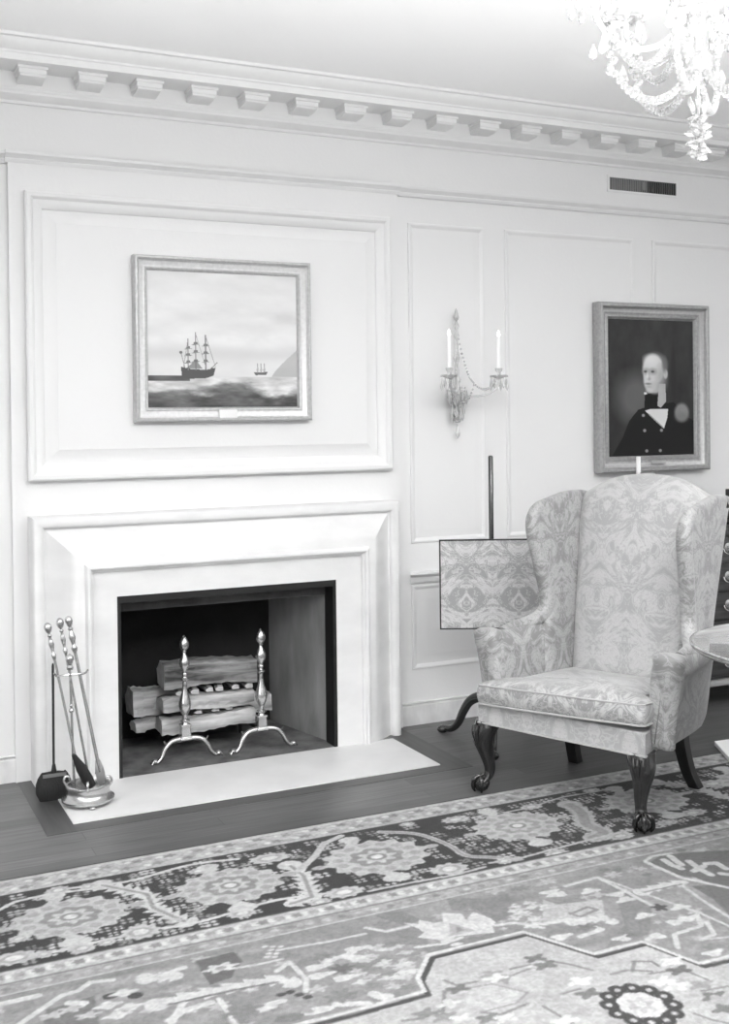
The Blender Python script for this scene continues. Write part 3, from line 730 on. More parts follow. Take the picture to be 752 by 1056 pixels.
# ================================================================== RUG
RUG_Y0 = -1.088
xs = np.concatenate([np.arange(-1.2, .3, .05), np.arange(.3, 4.9, .0054), np.array([4.9, 5.05, 5.2])])
ys = np.concatenate([np.arange(-5.0, -3.0, .05), np.arange(-3.0, RUG_Y0+.004, .0054)])
def paint_rug():
    c = Canvas(finer(xs), finer(ys), 165); X, Y = c.X, c.Y
    ny, nx = X.shape
    nz = noise2(nx, ny, (60, 30), 21, 4); nf = noise2(nx, ny, (220, 110), 22, 3)
    nband = noise2(nx, ny, (8, 60), 23, 3)
    fl = lambda px, py: tuple(on_floor(px, py, .005)[:2])
    c.v = 142+26*(nz-.5)+30*(nband-.5)
    # ---- the field motifs (zones read from the rug itself)
    Z1 = lambda x, y: fl(x/3.958, 860+y/3.958)
    Z2 = lambda x, y: fl(190+x/3.958, 840+y/3.958)
    Z3 = lambda x, y: fl(370+x/3.958, 800+y/3.958)
    Z4 = lambda x, y: fl(560+x/3.917, 800+y/3.917)
    Zs = lambda Z, pts: [Z(*p) for p in pts]
    LT, DK, MD = 204, 92, 128
    # random small filler blossoms over the field
    r = random.Random(5)
    for k in range(520):
        x, y = r.uniform(.3, 4.6), r.uniform(-2.95, -1.9); s = r.uniform(.008, .02); q = r.choice((LT-14, LT-30, 186, 140, 126))
        c.ell((x, y), s*1.5, s, q, .8, lobes=r.choice((4, 5, 6)), amp=.35, ph=r.random()*6)
    # left zone
    c.poly(Zs(Z1, [(175, 790), (190, 718), (385, 660), (410, 800)]), 112)
    for p in ((215, 740), (290, 715), (360, 740)): c.ell(Z1(*p), .03, .016, 182, lobes=5, amp=.3)
    c.line(Zs(Z1, [(60, 790), (180, 708), (250, 660), (320, 640), (370, 605), (460, 596)]), .009, LT)
    c.line(Zs(Z1, [(0, 695), (80, 676), (155, 660)]), .012, LT); c.line(Zs(Z1, [(0, 640), (60, 628), (140, 605)]), .007, 120, .6)
    for p in ((450, 662), (553, 660)): c.ell(Z1(*p), .021, .016, 60)
    for p in ((505, 648), (440, 700), (530, 706), (480, 740)): c.ell(Z1(*p), .034, .017, LT, lobes=4, amp=.25)
    c.line(Zs(Z1, [(590, 585), (650, 578), (752, 545)]), .010, LT); c.line(Zs(Z1, [(600, 590), (715, 580)]), .014, LT, saw=1.3, per=.03)
    c.line(Zs(Z1, [(700, 776), (752, 680)]), .010, LT)
    c.line(Zs(Z1, [(280, 690), (345, 690)]), .012, LT)
    # middle zone
    c.poly(Zs(Z2, [(45, 598), (205, 560), (238, 600), (205, 640), (195, 665), (105, 695)]), 98)
    c.ell(Z2(150, 625), .045, .022, LT, lobes=6, amp=.25); c.ell(Z2(150, 626), .016, .01, 150)
    c.line(Zs(Z2, [(-110, 775), (0, 747), (200, 705), (380, 672), (440, 686)]), .013, LT, saw=1.6, per=.06); c.line(Zs(Z2, [(-60, 775), (200, 717), (380, 684)]), .005, 110)
    c.line(Zs(Z2, [(-60, 840), (0, 800), (110, 766)]), .012, LT); c.line(Zs(Z2, [(140, 752), (175, 800), (225, 880)]), .008, LT)
    c.line(Zs(Z2, [(378, 640), (430, 602), (500, 672), (495, 722)]), .008, LT); c.line(Zs(Z2, [(200, 628), (300, 612), (400, 590)]), .006, 196); c.line(Zs(Z2, [(400, 550), (580, 520), (740, 486)]), .006, 196)
    c.ell(Z2(640, 630), .034, .024, 104, lobes=8, amp=.35)
    for p in ((545, 622), (560, 655), (600, 590), (660, 665), (705, 548), (720, 585), (690, 572)): c.ell(Z2(*p), .04, .016, LT, lobes=3, amp=.2)
    for p in ((395, 735), (432, 725), (470, 735), (505, 745)): c.ell(Z2(*p), .014, .01, 66)
    c.ell(Z2(345, 782), .055, .018, LT, rot=.2); c.ell(Z2(540, 800), .05, .018, LT, rot=-.1); c.ell(Z2(455, 790), .05, .035, 150, lobes=6, amp=.3); c.ell(Z2(430, 830), .04, .02, 120)
    c.line(Zs(Z2, [(620, 775), (752, 770)]), .012, LT); c.ell(Z2(240, 800), .05, .028, 128, lobes=6, amp=.25); c.ell(Z2(640, 740), .04, .03, 126, lobes=7, amp=.3); c.ell(Z2(560, 580), .03, .02, 124, lobes=7, amp=.3)
    for k in range(9): c.ell(Z2(330+8*k, 560+14*((k*7) % 4-1.5)), .010, .007, 205)
    # right-of-middle zone
    for pts in ([(60, 570), (150, 540), (260, 590), (180, 610)], [(150, 640), (260, 600), (290, 690), (190, 690)], [(440, 520), (610, 480), (640, 560), (560, 600)], [(360, 500), (500, 500), (500, 540), (380, 550)], [(240, 700), (560, 640), (660, 640), (320, 735)]):
        c.poly(Zs(Z3, pts), 124, .8)
    c.line(Zs(Z3, [(30, 620), (110, 635), (200, 615)]), .008, LT); c.line(Zs(Z3, [(560, 610), (640, 600), (752, 620)]), .008, LT)
    c.poly(Zs(Z3, [(180, 600), (245, 605), (245, 588), (310, 600), (345, 595), (340, 560), (420, 562), (438, 588), (468, 555), (530, 578), (562, 598), (545, 612), (556, 640), (400, 655), (345, 692), (330, 670), (240, 660), (268, 640), (240, 622)]), LT)
    c.poly(Zs(Z3, [(370, 600), (480, 632), (372, 656)]), 172); c.poly(Zs(Z3, [(400, 615), (440, 630), (400, 640)]), 140)
    c.line(Zs(Z3, [(235, 700), (350, 685), (420, 660)]), .007, LT); c.ell(Z3(400, 688), .02, .01, LT)
    for k in range(46):
        a, q = r.random()*2*pi, r.random()**.5; c.ell(Z3(110+125*q*cos(a), 780+100*q*sin(a)), r.uniform(.01, .024), r.uniform(.007, .013), r.choice((LT, LT-14, 190, 140)), .9, lobes=4, amp=.3)
    c.line(Zs(Z3, [(60, 890), (100, 905), (120, 900)]), .016, LT)
    for k in range(26):
        a, q = r.random()*2*pi, r.random()**.5; c.ell(Z3(690+75*q*cos(a), 560+55*q*sin(a)), r.uniform(.012, .026), r.uniform(.008, .014), r.choice((LT, LT-14, 190, 140)), .9, lobes=4, amp=.3)
    # right zone
    c.poly(Zs(Z4, [(432, 350), (470, 325), (560, 312), (760, 300), (900, 300), (900, 480), (752, 470), (620, 412), (520, 400)]), 104)
    c.poly(Zs(Z4, [(600, 445), (700, 440), (900, 470), (900, 640), (752, 560), (690, 500)]), 108)
    c.poly(Zs(Z4, [(260, 420), (440, 530), (430, 640), (250, 700), (330, 600), (300, 500)]), 126, .9)
    for pts in ([(490, 340), (520, 360), (560, 375)], [(515, 325), (560, 360)], [(590, 345), (640, 380), (680, 400)], [(610, 385), (650, 365)], [(660, 355), (700, 352), (740, 375)], [(720, 395), (760, 400)]): c.line(Zs(Z4, pts), .013, LT)
    c.line(Zs(Z4, [(412, 345), (440, 325), (520, 313)]), .007, 200); c.line(Zs(Z4, [(420, 350), (560, 412), (752, 452), (900, 480)]), .009, 206); c.line(Zs(Z4, [(560, 440), (640, 500), (752, 570), (860, 640)]), .007, 196)
    c.line(Zs(Z4, [(90, 446), (220, 410), (330, 465), (450, 530)]), .008, LT-6); c.line(Zs(Z4, [(230, 412), (420, 480), (620, 548), (760, 610)]), .006, 196)
    c.line(Zs(Z4, [(400, 470), (480, 445), (570, 430)]), .012, LT, saw=1.4, per=.045); c.line(Zs(Z4, [(410, 470), (560, 438)]), .004, 130)
    c.line(Zs(Z4, [(545, 695), (532, 640), (640, 606), (622, 560)]), .008, LT-4); c.line(Zs(Z4, [(640, 662), (692, 640), (662, 590)]), .008, LT-4); c.line(Zs(Z4, [(640, 662), (760, 650)]), .005, 190)
    c.ell(Z4(472, 532), .022, .022, 70, lobes=5, amp=.3)
    for p in ((555, 530), (540, 590), (325, 655), (455, 650), (690, 715), (300, 478), (335, 500), (30, 470), (60, 480), (75, 650), (20, 530), (190, 465), (410, 565), (590, 575)): c.ell(Z4(*p), .034, .017, LT, lobes=3, amp=.25, ph=p[0])
    c.poly(Zs(Z4, [(0, 500), (60, 520), (240, 500), (250, 560), (40, 600), (0, 600)]), 190, .8); c.line(Zs(Z4, [(110, 560), (180, 530), (220, 540), (150, 570), (110, 555)]), .006, 130)
    c.line(Zs(Z4, [(0, 600), (100, 580), (240, 620), (150, 650)]), .009, LT); c.line(Zs(Z4, [(120, 590), (240, 575), (280, 590)]), .012, LT, saw=1.2, per=.03); c.ell(Z4(180, 610), .03, .018, 116, lobes=6, amp=.3)
    for p in ((360, 645), (420, 400), (560, 300), (250, 380), (300, 380)): c.ell(Z4(*p), .02, .012, 118)
    # ---- the medallion
    med = [fl(*p) for p in ((290, 1066), (370, 1046), (442, 1026), (435, 1012), (446, 988), (544, 964), (617, 987), (667, 974), (727, 997), (790, 982))]
    inner = med+[(3.2, -2.9), (1.2, -2.98)]
    c.poly(inner, 182)
    sl = c._bb(.9, 3.3, -3, -2.1); keep = np.abs(c.v[sl]-182) < 1; c.v[sl] = np.where(keep, 182+22*(nz[sl]-.5)+12*(nband[sl]-.5), c.v[sl])
    c.line(med, .0085, 60); off = [(p[0], p[1]+.022) for p in med]; c.line(off, .007, 206)
    c.poly(Zs(Z3, [(425, 870), (545, 850), (690, 885), (640, 930), (560, 970), (440, 940)]), 190); c.line(Zs(Z3, [(425, 870), (545, 850), (690, 885), (640, 930), (500, 965)]), .0035, 150)
    for pts in ([(350, 835), (400, 855), (480, 840)], [(345, 960), (350, 880), (410, 870)], [(620, 790), (700, 770)], [(180, 1000), (260, 990), (330, 960), (380, 985)], [(620, 820), (690, 790), (752, 780)], [(500, 965), (580, 975), (690, 930)]): c.line(Zs(Z3, pts), .005, 132)
    for p, v in (((405, 870), 110), ((720, 745), 104), ((540, 810), 150), ((600, 830), 140), ((350, 985), 140), ((530, 990), 120), ((270, 970), 130), ((420, 990), 216), ((600, 990), 214), ((370, 930), 216), ((560, 825), 222)): c.ell(Z3(*p), .03, .018, v, .9, lobes=4, amp=.35, ph=p[1])
    c.poly(Zs(Z3, [(620, 820), (730, 780), (752, 800), (752, 880), (690, 880), (610, 850)]), 186)
    for pts in ([(0, 745), (100, 760), (200, 785)], [(275, 803), (340, 785), (440, 790)], [(360, 750), (440, 750), (470, 770)], [(360, 790), (370, 755)], [(430, 800), (560, 780), (680, 830)], [(610, 960), (680, 985), (752, 1000)], [(150, 860), (0, 905)], [(640, 870), (752, 850)], [(0, 930), (120, 1000)]): c.line(Zs(Z4, pts), .0045, 130)
    for p, v in (((185, 880), 110), ((10, 765), 110), ((550, 785), 96), ((690, 890), 104), ((735, 940), 110), ((150, 830), 222), ((520, 750), 222), ((640, 845), 150), ((30, 900), 170), ((170, 950), 172), ((480, 830), 226), ((540, 850), 224), ((710, 905), 170), ((90, 990), 222)): c.ell(Z4(*p), .034, .02, v, .9, lobes=4, amp=.3, ph=p[0])
    cc = Z4(398, 925)
    for k in range(12):
        a = 2*pi*k/12+.1; q = (cc[0]+.082*cos(a), cc[1]+.088*sin(a)); c.ell(q, .024, .026, 58); c.ell(q, .009, .009, 190)
    c.ell(cc, .066, .07, 58); c.ell(cc, .06, .064, 204, lobes=8, amp=.05); c.ell(cc, .032, .034, 180, lobes=6, amp=.25); c.ell(cc, .013, .013, 212, lobes=6, amp=.3)
    # ---- guards and the dark border
    Y1, Y2, Y3, Y4 = -1.214, -1.738, -1.815, -1.875
    k = (Y > Y1); c.v[k] = 184+40*(nf[k]-.5)+16*(nz[k]-.5)
    k = (Y < Y2) & (Y > Y3); c.v[k] = 192+34*(nf[k]-.5)
    k = (Y < Y3) & (Y > Y4); c.v[k] = 158+30*(nf[k]-.5)
    for i in range(96):
        x = -.3+.055*i
        c.ell((x, -1.152+.022*((i % 2)*2-1)), .02, .013, 132 if i % 3 else 150, .9, lobes=5, amp=.3); c.ell((x+.02, -1.152-.024*((i % 2)*2-1)), .013, .009, 222, .9)
        c.ell((x, -1.776), .019, .014, 134 if i % 2 else 160, .9, lobes=6, amp=.25); c.ell((x+.027, -1.776), .012, .012, 220, .9); c.ell((x+.01, -1.845), .014, .009, (200, 126, 180)[i % 3], .8)
    c.line([(-.3, Y3), (5, Y3)], .004, 120); c.line([(-.3, Y4), (5, Y4)], .004, 186); c.line([(-.3, -1.102), (5, -1.102)], .006, 206)
    k = (Y < Y1) & (Y > Y2); c.v[k] = 34+12*(nf[k]-.5)
    fcol = (172, 150, 196, 118)
    for i in range(1000):
        x, y = r.uniform(.3, 4.6), r.uniform(Y2+.02, Y1-.02); q = r.choice(fcol); s = r.uniform(.006, .0095)
        for dx, dy in ((1, 1), (-1, 1), (1, -1), (-1, -1)): c.ell((x+dx*s*1.35, y+dy*s*1.1), s, s*.85, q)
    ros = [.67, 1.184, 1.717, 2.315, 2.917, 3.49, 4.06]
    # vines with toothed leaves
    def vine(pts, w=.008, v=208): c.line(pts, w, v)
    vine([fl(*p) for p in ((-20, 948), (0, 938), (15, 930), (50, 922), (100, 916))])
    vine([fl(*p) for p in ((30, 985), (60, 981), (110, 969), (140, 963))])
    vine([(x/100, -1.665+.02*sin(x/9)) for x in range(90, 150, 2)]); vine([(x/100, -1.262+.02*sin(x/8)) for x in range(70, 130, 2)])
    for i, pts in enumerate((((106, 913), (152, 922), (158, 936), (190, 950)), ((300, 893), (313, 903), (322, 925), (300, 932)))):
        w = [fl(*p) for p in pts]; c.line(w, .016, 206, saw=1.9, per=.036); c.line(w, .007, 150)
    c.line([fl(*p) for p in ((308, 898), (324, 884), (334, 870), (352, 862))], .013, 192)
    w = spline([fl(*p) for p in ((392, 858), (430, 860), (462, 871), (480, 882), (505, 884), (535, 886))], 6); c.line(w, .014, 182); c.line(w, .005, 150)
    w = spline([fl(*p) for p in ((588, 830), (600, 838), (605, 850), (622, 858), (612, 864))], 6); c.line(w, .034, 180, saw=.5, per=.04); c.line(w, .02, 150)
    vine([fl(*p) for p in ((505, 890), (540, 884), (600, 868), (640, 858), (690, 846))], .007, 190); vine([fl(*p) for p in ((380, 919), (420, 911), (470, 902), (500, 894))], .007, 190)
    vine([fl(*p) for p in ((520, 838), (545, 833), (580, 822), (640, 812))], .006, 180)
    for x in (3.2, 3.78): c.line([(x-.1, -1.28), (x, -1.4), (x+.02, -1.55), (x+.12, -1.66)], .018, 190, saw=1.5, per=.04)
    # palmettes by the edges of the band
    for px, py, rx, ry in ((15, 988, .085, .05), (145, 961, .075, .06), (278, 885, .095, .05), (355, 920, .085, .05), (464, 896, .085, .06), (470, 845, .075, .04), (20, 968, .04, .03), (60, 918, .05, .04), (90, 914, .035, .03), (250, 942, .06, .035), (180, 950, .03, .02), (330, 930, .05, .03),
                           (548, 832, .06, .035), (575, 880, .06, .04), (640, 862, .07, .04), (715, 838, .08, .04), (735, 808, .09, .05), (610, 815, .05, .03), (420, 850, .04, .025), (500, 835, .04, .03), (85, 978, .05, .035), (110, 972, .035, .025), (45, 984, .03, .03), (205, 898, .05, .03), (520, 888, .04, .03), (690, 848, .05, .03)):
        p = fl(px, py); rx *= .78; ry *= .78; c.ell(p, rx, ry, 190, lobes=10, amp=.10); c.ell(p, rx*.62, ry*.62, 168); c.ell(p, rx*.4, ry*.4, 216)
    for i, x in enumerate(ros):
        y = -1.469 + (.03 if i > 2 else 0); rx, ry = (.172, .135) if i != 2 else (.185, .145)
        for dy in (ry+.02, -ry-.02): c.ell((x-.02, y+dy), .024, .035, 196, lobes=4, amp=.15)
        for dx in (rx+.03, -rx-.03): c.ell((x+dx, y), .03, .016, 176)
        c.ell((x, y), rx, ry, 190, lobes=14, amp=.07)
        for k in range(14):
            a = 2*pi*k/14+.22; c.ell((x+rx*.76*cos(a), y+ry*.76*sin(a)), .02, .016, 164)
        c.ell((x, y), rx*.52, ry*.52, 142 if i < 3 else 160, lobes=8, amp=.08); c.ell((x, y), rx*.34, ry*.34, 196, lobes=8, amp=.2); c.ell((x, y), rx*.2, ry*.2, 140); c.ell((x, y), rx*.12, ry*.12, 222)
        c.ell((x-.02, y-ry-.045), .05, .03, 200); c.ell((x-.02, y+ry+.045), .04, .025, 200)
    c.line([(-.3, Y1), (5, Y1)], .004, 60); c.line([(-.3, Y2), (5, Y2)], .004, 60)
    nk = noise2(nx, ny, (700, 330), 41, 2); c.v = c.v*(1+.14*(nf-.5)+.26*(nk-.5))
    o = Canvas(xs, ys, 0); o.v = .81* (c.v[::2, ::2]+c.v[1::2, ::2]+c.v[::2, 1::2]+c.v[1::2, 1::2])/4
    return o
rug = paint_rug().mesh('area_rug', lambda X, Y: np.stack([X, Y, np.full_like(X, .005)], -1), M['rug'])
md = rug.modifiers.new('pile', 'SOLIDIFY'); md.thickness = .0045; md.offset = -1
tag(rug, 'large patterned oriental carpet with dark floral border and pale medallion', 'rug')

# ================================================================== WING CHAIR
O = V((2.562, -1.36, 0)); CR = math.atan2(-.926, .379)
ch = thing('wing_armchair', 'damask upholstered wing armchair with dark claw-footed legs on the rug edge', 'armchair', O, CR)
def sring(cx_, cy_, rx, ry, n=28, e=.5):
    out = []
    for k in range(n):
        a = 2*pi*k/n; c_, s_ = cos(a), sin(a)
        out.append((cx_+rx*math.copysign(abs(c_)**e, c_), cy_+ry*math.copysign(abs(s_)**e, s_)))
    return out
# seat rail
bm = bmesh.new()
def trap(z, wf, wb, v0, v1, bow=.0): return [(-wf, v0, z), (0, v0-bow, z), (wf, v0, z), (wb, v1, z), (-wb, v1, z)]
loft(bm, [[(p_[0]+.012, p_[1], p_[2]) for p_ in trap(z, .375-i, .29-i, -.036+i, .50)] for z, i in ((.284, .006), (.288, .0), (.37, 0), (.374, .004))])
link('seat_rail', bm, M['dam_xz'], ch, bev=.006)
bm = bmesh.new(); tube(bm, [(-.278, .48, .287), (-.364, -.036, .287), (.388, -.036, .287), (.302, .48, .287)], .0045, 8); link('rail_welt', bm, M['welt'], ch)
# cushion
outl = [(-.348, -.05), (-.2, -.056), (0, -.058), (.2, -.056), (.385, -.05), (.39, -.04), (.392, .045), (.386, .055), (.315, .07), (.30, .09), (.255, .46), (.24, .475), (-.24, .475), (-.255, .46), (-.285, .09), (-.30, .07), (-.346, .055), (-.352, .045), (-.354, -.04)]
# resample the outline for a soft cushion edge
def resample(P, n):
    P = [np.array(p, float) for p in P]; d = [0]
    for i in range(len(P)): d.append(d[-1]+np.linalg.norm(P[(i+1) % len(P)]-P[i]))
    out = []
    for k in range(n):
        s = d[-1]*k/n; i = max(j for j in range(len(P)) if d[j] <= s); t = (s-d[i])/(d[i+1]-d[i]); out.append(P[i]+(P[(i+1) % len(P)]-P[i])*t)
    return out
ol = resample(outl, 90)
cz = lambda p: .018*(p[0]/.38)*(1-.6*max(p[1], 0)/.47)-.02*max(p[1], 0)/.47
def cush_ring(ins, z, shrink=1.0):
    P = poly_inset(ol, ins); return [(p[0]*shrink, (p[1]-.2)*shrink+.2, z+cz(p)) for p in P]
bm = bmesh.new()
loft(bm, [cush_ring(i, z, s) for i, z, s in ((.02, .376, .9), (.012, .376, 1), (.004, .381, 1), (-.002, .395, 1), (-.007, .42, 1), (-.004, .445, 1), (.0, .458, 1), (.006, .464, 1), (.02, .469, 1), (.02, .475, .93), (.02, .481, .8), (.02, .486, .55), (.02, .488, .2))])
cu = link('seat_cushion', bm, M['dam_xy'], ch, angle=70)
for zz_ in (.459, .383):
    bm = bmesh.new(); tube(bm, cush_ring(0, zz_), .0042, 6, loop=True, cap=False); link('piping', bm, M['welt'], cu)
# backrest
def ztop(u):
    a = min(abs(u-.03)/.31, 1); return 1.278-.10*(a**2.2)
bm = bmesh.new(); rings = []
zb = .40
T = [0, .06, .15, .3, .45, .6, .72, .82, .9, .95, .98, .995, 1.0]
for t_ in T:
    w = .268+.045*t_; th = .052
    if t_ > .9: k = (t_-.9)/.1; th *= max(.08, math.sqrt(max(0, 1-k*k))); w -= .012*k*k
    ring = []
    for (a, b) in sring(0, 0, w, th, 36, .55):
        u_ = a+.028; z = zb+t_*(ztop(u_)-zb); v_ = .5+(z-.42)*.205+b-(.03*(1-(a/w)**2)*sin(pi*min(1, t_*1.05)) if b < 0 else 0)
        ring.append((u_, v_, z))
    rings.append(ring)
loft(bm, rings); link('backrest', bm, M['dam_xz'], ch, angle=60)
# wings and arms
CO = .03
def side_u(v_, z, du): return .262+.045*min(max((z-.4)/.8, 0), 1)+.022*min(max((.6-v_)/.3, 0), 1.1)+du
def wing(s):
    rear = lambda z: .5+(z-.42)*.205+.045
    o_ = [(rear(1.19), 1.19), (.56, 1.196), (.47, 1.184), (.40, 1.17), (.345, 1.157), (.305, 1.13), (.283, 1.09), (.28, 1.04), (.292, .985), (.315, .93), (.335, .87), (.35, .80), (.365, .745), (.375, .70), (.345, .655), (.32, .58), (.315, .48), (.33, .37), (.42, .355), (.515, .36), (rear(.5), .5), (rear(.7), .7), (rear(.85), .85), (rear(1.0), 1.0), (rear(1.12), 1.12)]
    P = [np.array(p) for p in resample([tuple(q) for q in spline(o_, 3, True)], 100)]
    bm = bmesh.new(); rings = []
    for ins, du in ((.05, -.004), (.03, -.002), (.014, .002), (.005, .008), (0, .018), (0, .036), (.005, .046), (.014, .051), (.03, .054), (.05, .056)):
        rings.append([(CO+s*side_u(q[0], q[1], du), q[0], q[1]) for q in poly_inset(P, ins)])
    loft(bm, rings)
    pv = [(.52, 1.176), (.42, 1.156), (.345, 1.135), (.308, 1.09), (.304, 1.035), (.32, .965), (.342, .885), (.362, .805), (.375, .735), (.352, .68), (.30, .645), (.23, .63), (.15, .615)]
    path = spline([(CO+s*(side_u(a, b, .026) if a > .37 or b > .75 else side_u(a, b, .026)+(.40-side_u(a, b, .026))*min(1, (.375-a)/.12)), a, b) for a, b in pv], 6)
    n_ = len(path); tube(bm, path, [.012+.019*min(1, 4*i/n_) for i in range(n_)], 16)
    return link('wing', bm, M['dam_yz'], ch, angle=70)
def arm(s):
    bm = bmesh.new(); rings = []
    sec = [(.33, .35), (.328, .45), (.33, .55), (.336, .60), (.346, .632), (.366, .65), (.395, .656), (.43, .652), (.456, .638), (.466, .615), (.46, .592), (.44, .575), (.424, .55), (.414, .48), (.405, .40), (.395, .335), (.38, .30), (.34, .30)]
    for v_, sh, z_, ins in ((.012, 0, 0, .03), (.018, 0, 0, .014), (.03, 0, 0, .004), (.05, 0, 0, 0), (.12, -.004, -.004, 0), (.22, -.012, -.002, 0), (.30, -.02, .006, 0), (.36, -.028, .02, 0), (.44, -.042, .03, 0), (.5, -.055, .03, .01), (.515, -.06, .03, .03)):
        rings.append([(.036+s*(a+sh), v_, b+(z_-.014*(b-.3)/.35 if b > .56 else -.014*(b-.3)/.35)) for a, b in poly_inset(sec, ins)])
    loft(bm, rings)
    prof = [(.02, .302), (.026, .31), (.029, .36), (.036, .44), (.044, .52), (.054, .59), (.061, .63), (.062, .648), (.056, .66), (.04, .668), (.0, .671)]
    prof = [(r_, z-.014*(z-.3)/.35) for r_, z in prof]
    rg = []
    for r_, z in prof:
        cx_ = .395+.012*(z-.3)/.37
        rg.append([(.036+s*(cx_+max(r_, .001)*1.02*cos(2*pi*k/28)), .05+max(r_, .001)*.85*sin(2*pi*k/28), z) for k in range(28)])
    loft(bm, rg)
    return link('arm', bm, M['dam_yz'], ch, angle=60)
for s in (-1, 1): wing(s); arm(s)
# legs
def cabriole(s, z0):
    bm = bmesh.new()
    pts = [(.345, .012, .292), (.348, .004, .268), (.358, -.006, .235), (.36, -.008, .205), (.352, .0, .16), (.343, .008, .115), (.341, .01, .085), (.348, .003, .06), (.358, -.008, .046)]
    rad = [.05, .05, .046, .039, .03, .0235, .0205, .022, .024]
    P = spline([(*p, r_) for p, r_ in zip(pts, rad)], 4)
    rings = []
    for x, y, z, r_ in P: rings.append([(s*(x+a), y+b, z) for a, b in sring(0, 0, r_, r_, 16, .8)])
    loft(bm, rings)
    for k in range(3):   # carved knee lobes
        a = -.6+.6*k; tube(bm, spline([(s*(.36+.03*sin(a)*1.2), -.045+.012*abs(a), .275-.0*k), (s*(.362+.03*sin(a)), -.05+.01*abs(a), .24), (s*(.358+.012*sin(a)), -.038, .19)], 4), [.01, .0105, .011, .0115, .011, .01, .009, .007, .004], 8)
    c0 = V((s*.366, -.016, z0+.031)); sphere(bm, c0, .031, 16, 10)
    for a in (-2.3, -.95, .4, 1.75):
        d = V((s*cos(a)*.9, sin(a), 0)); q = V((s*.352, .0, .064))
        tube(bm, spline([q, c0+d*.02+V((0, 0, .030)), c0+d*.034+V((0, 0, .012)), c0+d*.036+V((0, 0, -.012)), c0+d*.027+V((0, 0, -.03))], 4), [.011, .011, .0105, .0105, .01, .0105, .0115, .011, .0095, .009, .0095, .009, .0075, .0065, .005, .004, .002][:17], 8)
    return link('leg', bm, M['mahog'], ch, angle=60)
cabriole(-1, 0); cabriole(1, .006)
for s, z0 in ((-1, 0), (1, .006)):
    bm = bmesh.new()
    P = spline([(.262, .47, .35, .026), (.262, .475, .28, .026), (.264, .495, .18, .0245), (.272, .53, .08, .0235), (.284, .572, z0, .0235)], 4)
    loft(bm, [[(s*(x+a*r_), y+b*r_, z) for a, b in ((-1, -1), (1, -1), (1, 1), (-1, 1))] for x, y, z, r_ in P]); link('leg', bm, M['dark'], ch, bev=.003)

# ================================================================== POLE SCREEN
PS = V((2.833, -.442, 0))
ps = thing('pole_screen', 'tripod pole screen with square damask panel behind the armchair', 'fire screen', PS)
bm = bmesh.new()
tube(bm, [(0, 0, .26), (0, 0, .8), (0, 0, 1.34), (0, 0, 1.346)], [.0115, .0115, .0115, .007], 14); link('pole', bm, M['mahog'], ps)
bm = bmesh.new(); lathe(bm, [(0, .14), (.03, .145), (.036, .17), (.03, .2), (.02, .215), (.03, .25), (.034, .28), (.026, .33), (.016, .4), (.022, .42), (.014, .44), (.0116, .46)], seg=20); link('column', bm, M['mahog'], ps)
for k in range(3):
    a = math.atan2(.25, -.13)+2*pi*k/3; bm = bmesh.new()
    p = spline([(.015, .19), (.07, .20), (.125, .175), (.165, .12), (.195, .06), (.235, .026), (.285, .022)], 5)
    pts = [(q[0]*cos(a), q[0]*sin(a), q[1]) for q in p]; n_ = len(pts)
    tube(bm, pts, [.027-.012*i/(n_-1) for i in range(n_)], 12)
    lathe(bm, [(0, 0), (.018, .001), (.026, .012), (.024, .024), (.012, .034), (0, .036)], (.285*cos(a), .285*sin(a), 0), 16, sx=1.1); link('leg', bm, M['mahog'], ps, angle=60)
sp = bpy.data.objects.new('screen_panel', None); 
ang = -YAW
hw = .2445; zc0, zc1 = .538, .952
bm = bmesh.new(); box(bm, -hw, hw, -.026, -.013, zc0, zc1)
scr = link('screen', bm, M['dam_scr'], ps, smooth=False, bev=.002); scr.rotation_euler = (0, 0, ang)
bm = bmesh.new(); rect_sweep(bm, -hw-.003, hw+.003, zc0-.003, zc1+.003, [(0, .012), (0, .0275), (.006, .0275), (.006, .0262)])
fr = link('edge_braid', bm, M['dark'], scr, smooth=False)
bm = bmesh.new(); box(bm, -.016, .016, -.0135, .014, zc1-.05, zc1-.03); fr = link('clip', bm, M['brass_d'], scr, smooth=False)

# ================================================================== CHEST, CANDLE, TABLE
cx0, cx1 = 3.56, 4.74
ct = thing('chest_of_drawers', 'dark mahogany chest of drawers below the portrait, behind the armchair', 'chest of drawers', ((cx0+cx1)/2, -.28, 0))
W = (cx1-cx0)/2
bm = bmesh.new(); box(bm, -W+.02, W-.02, -.20, .23, .155, .905); link('carcass', bm, M['chestw'], ct, smooth=False)
bm = bmesh.new(); box(bm, -W, W, -.235, .24, .905, .93); link('top', bm, M['chestw'], ct, bev=.004)
bm = bmesh.new(); run(bm, [(-.05, .13), (.235, .13), (.235, .142), (.225, .155), (-.05, .155)], -W+.005, W-.005); link('plinth_rail', bm, M['rail'], ct, smooth=False)
for k in range(5):
    z = .17+.147*k; bm = bmesh.new(); box(bm, -W+.035, W-.035, -.212, -.2, z, z+.138)
    d = link('drawer', bm, M['chestw'], ct, bev=.004)
    for x in (-.30, .085):
        bm = bmesh.new(); lathe(bm, [(0, 0), (.02, .001), (.022, .003), (.008, .006), (.006, .012), (0, .013)], seg=14, mat=Matrix.Translation((x, -.212, z+.08)) @ Matrix.Rotation(pi/2, 4, 'X'))
        tube(bm, spline([(x-.032, -.218, z+.075), (x-.028, -.226, z+.055), (x, -.228, z+.046), (x+.028, -.226, z+.055), (x+.032, -.218, z+.075)], 5), .0035, 8); link('pull', bm, M['silver'], d)
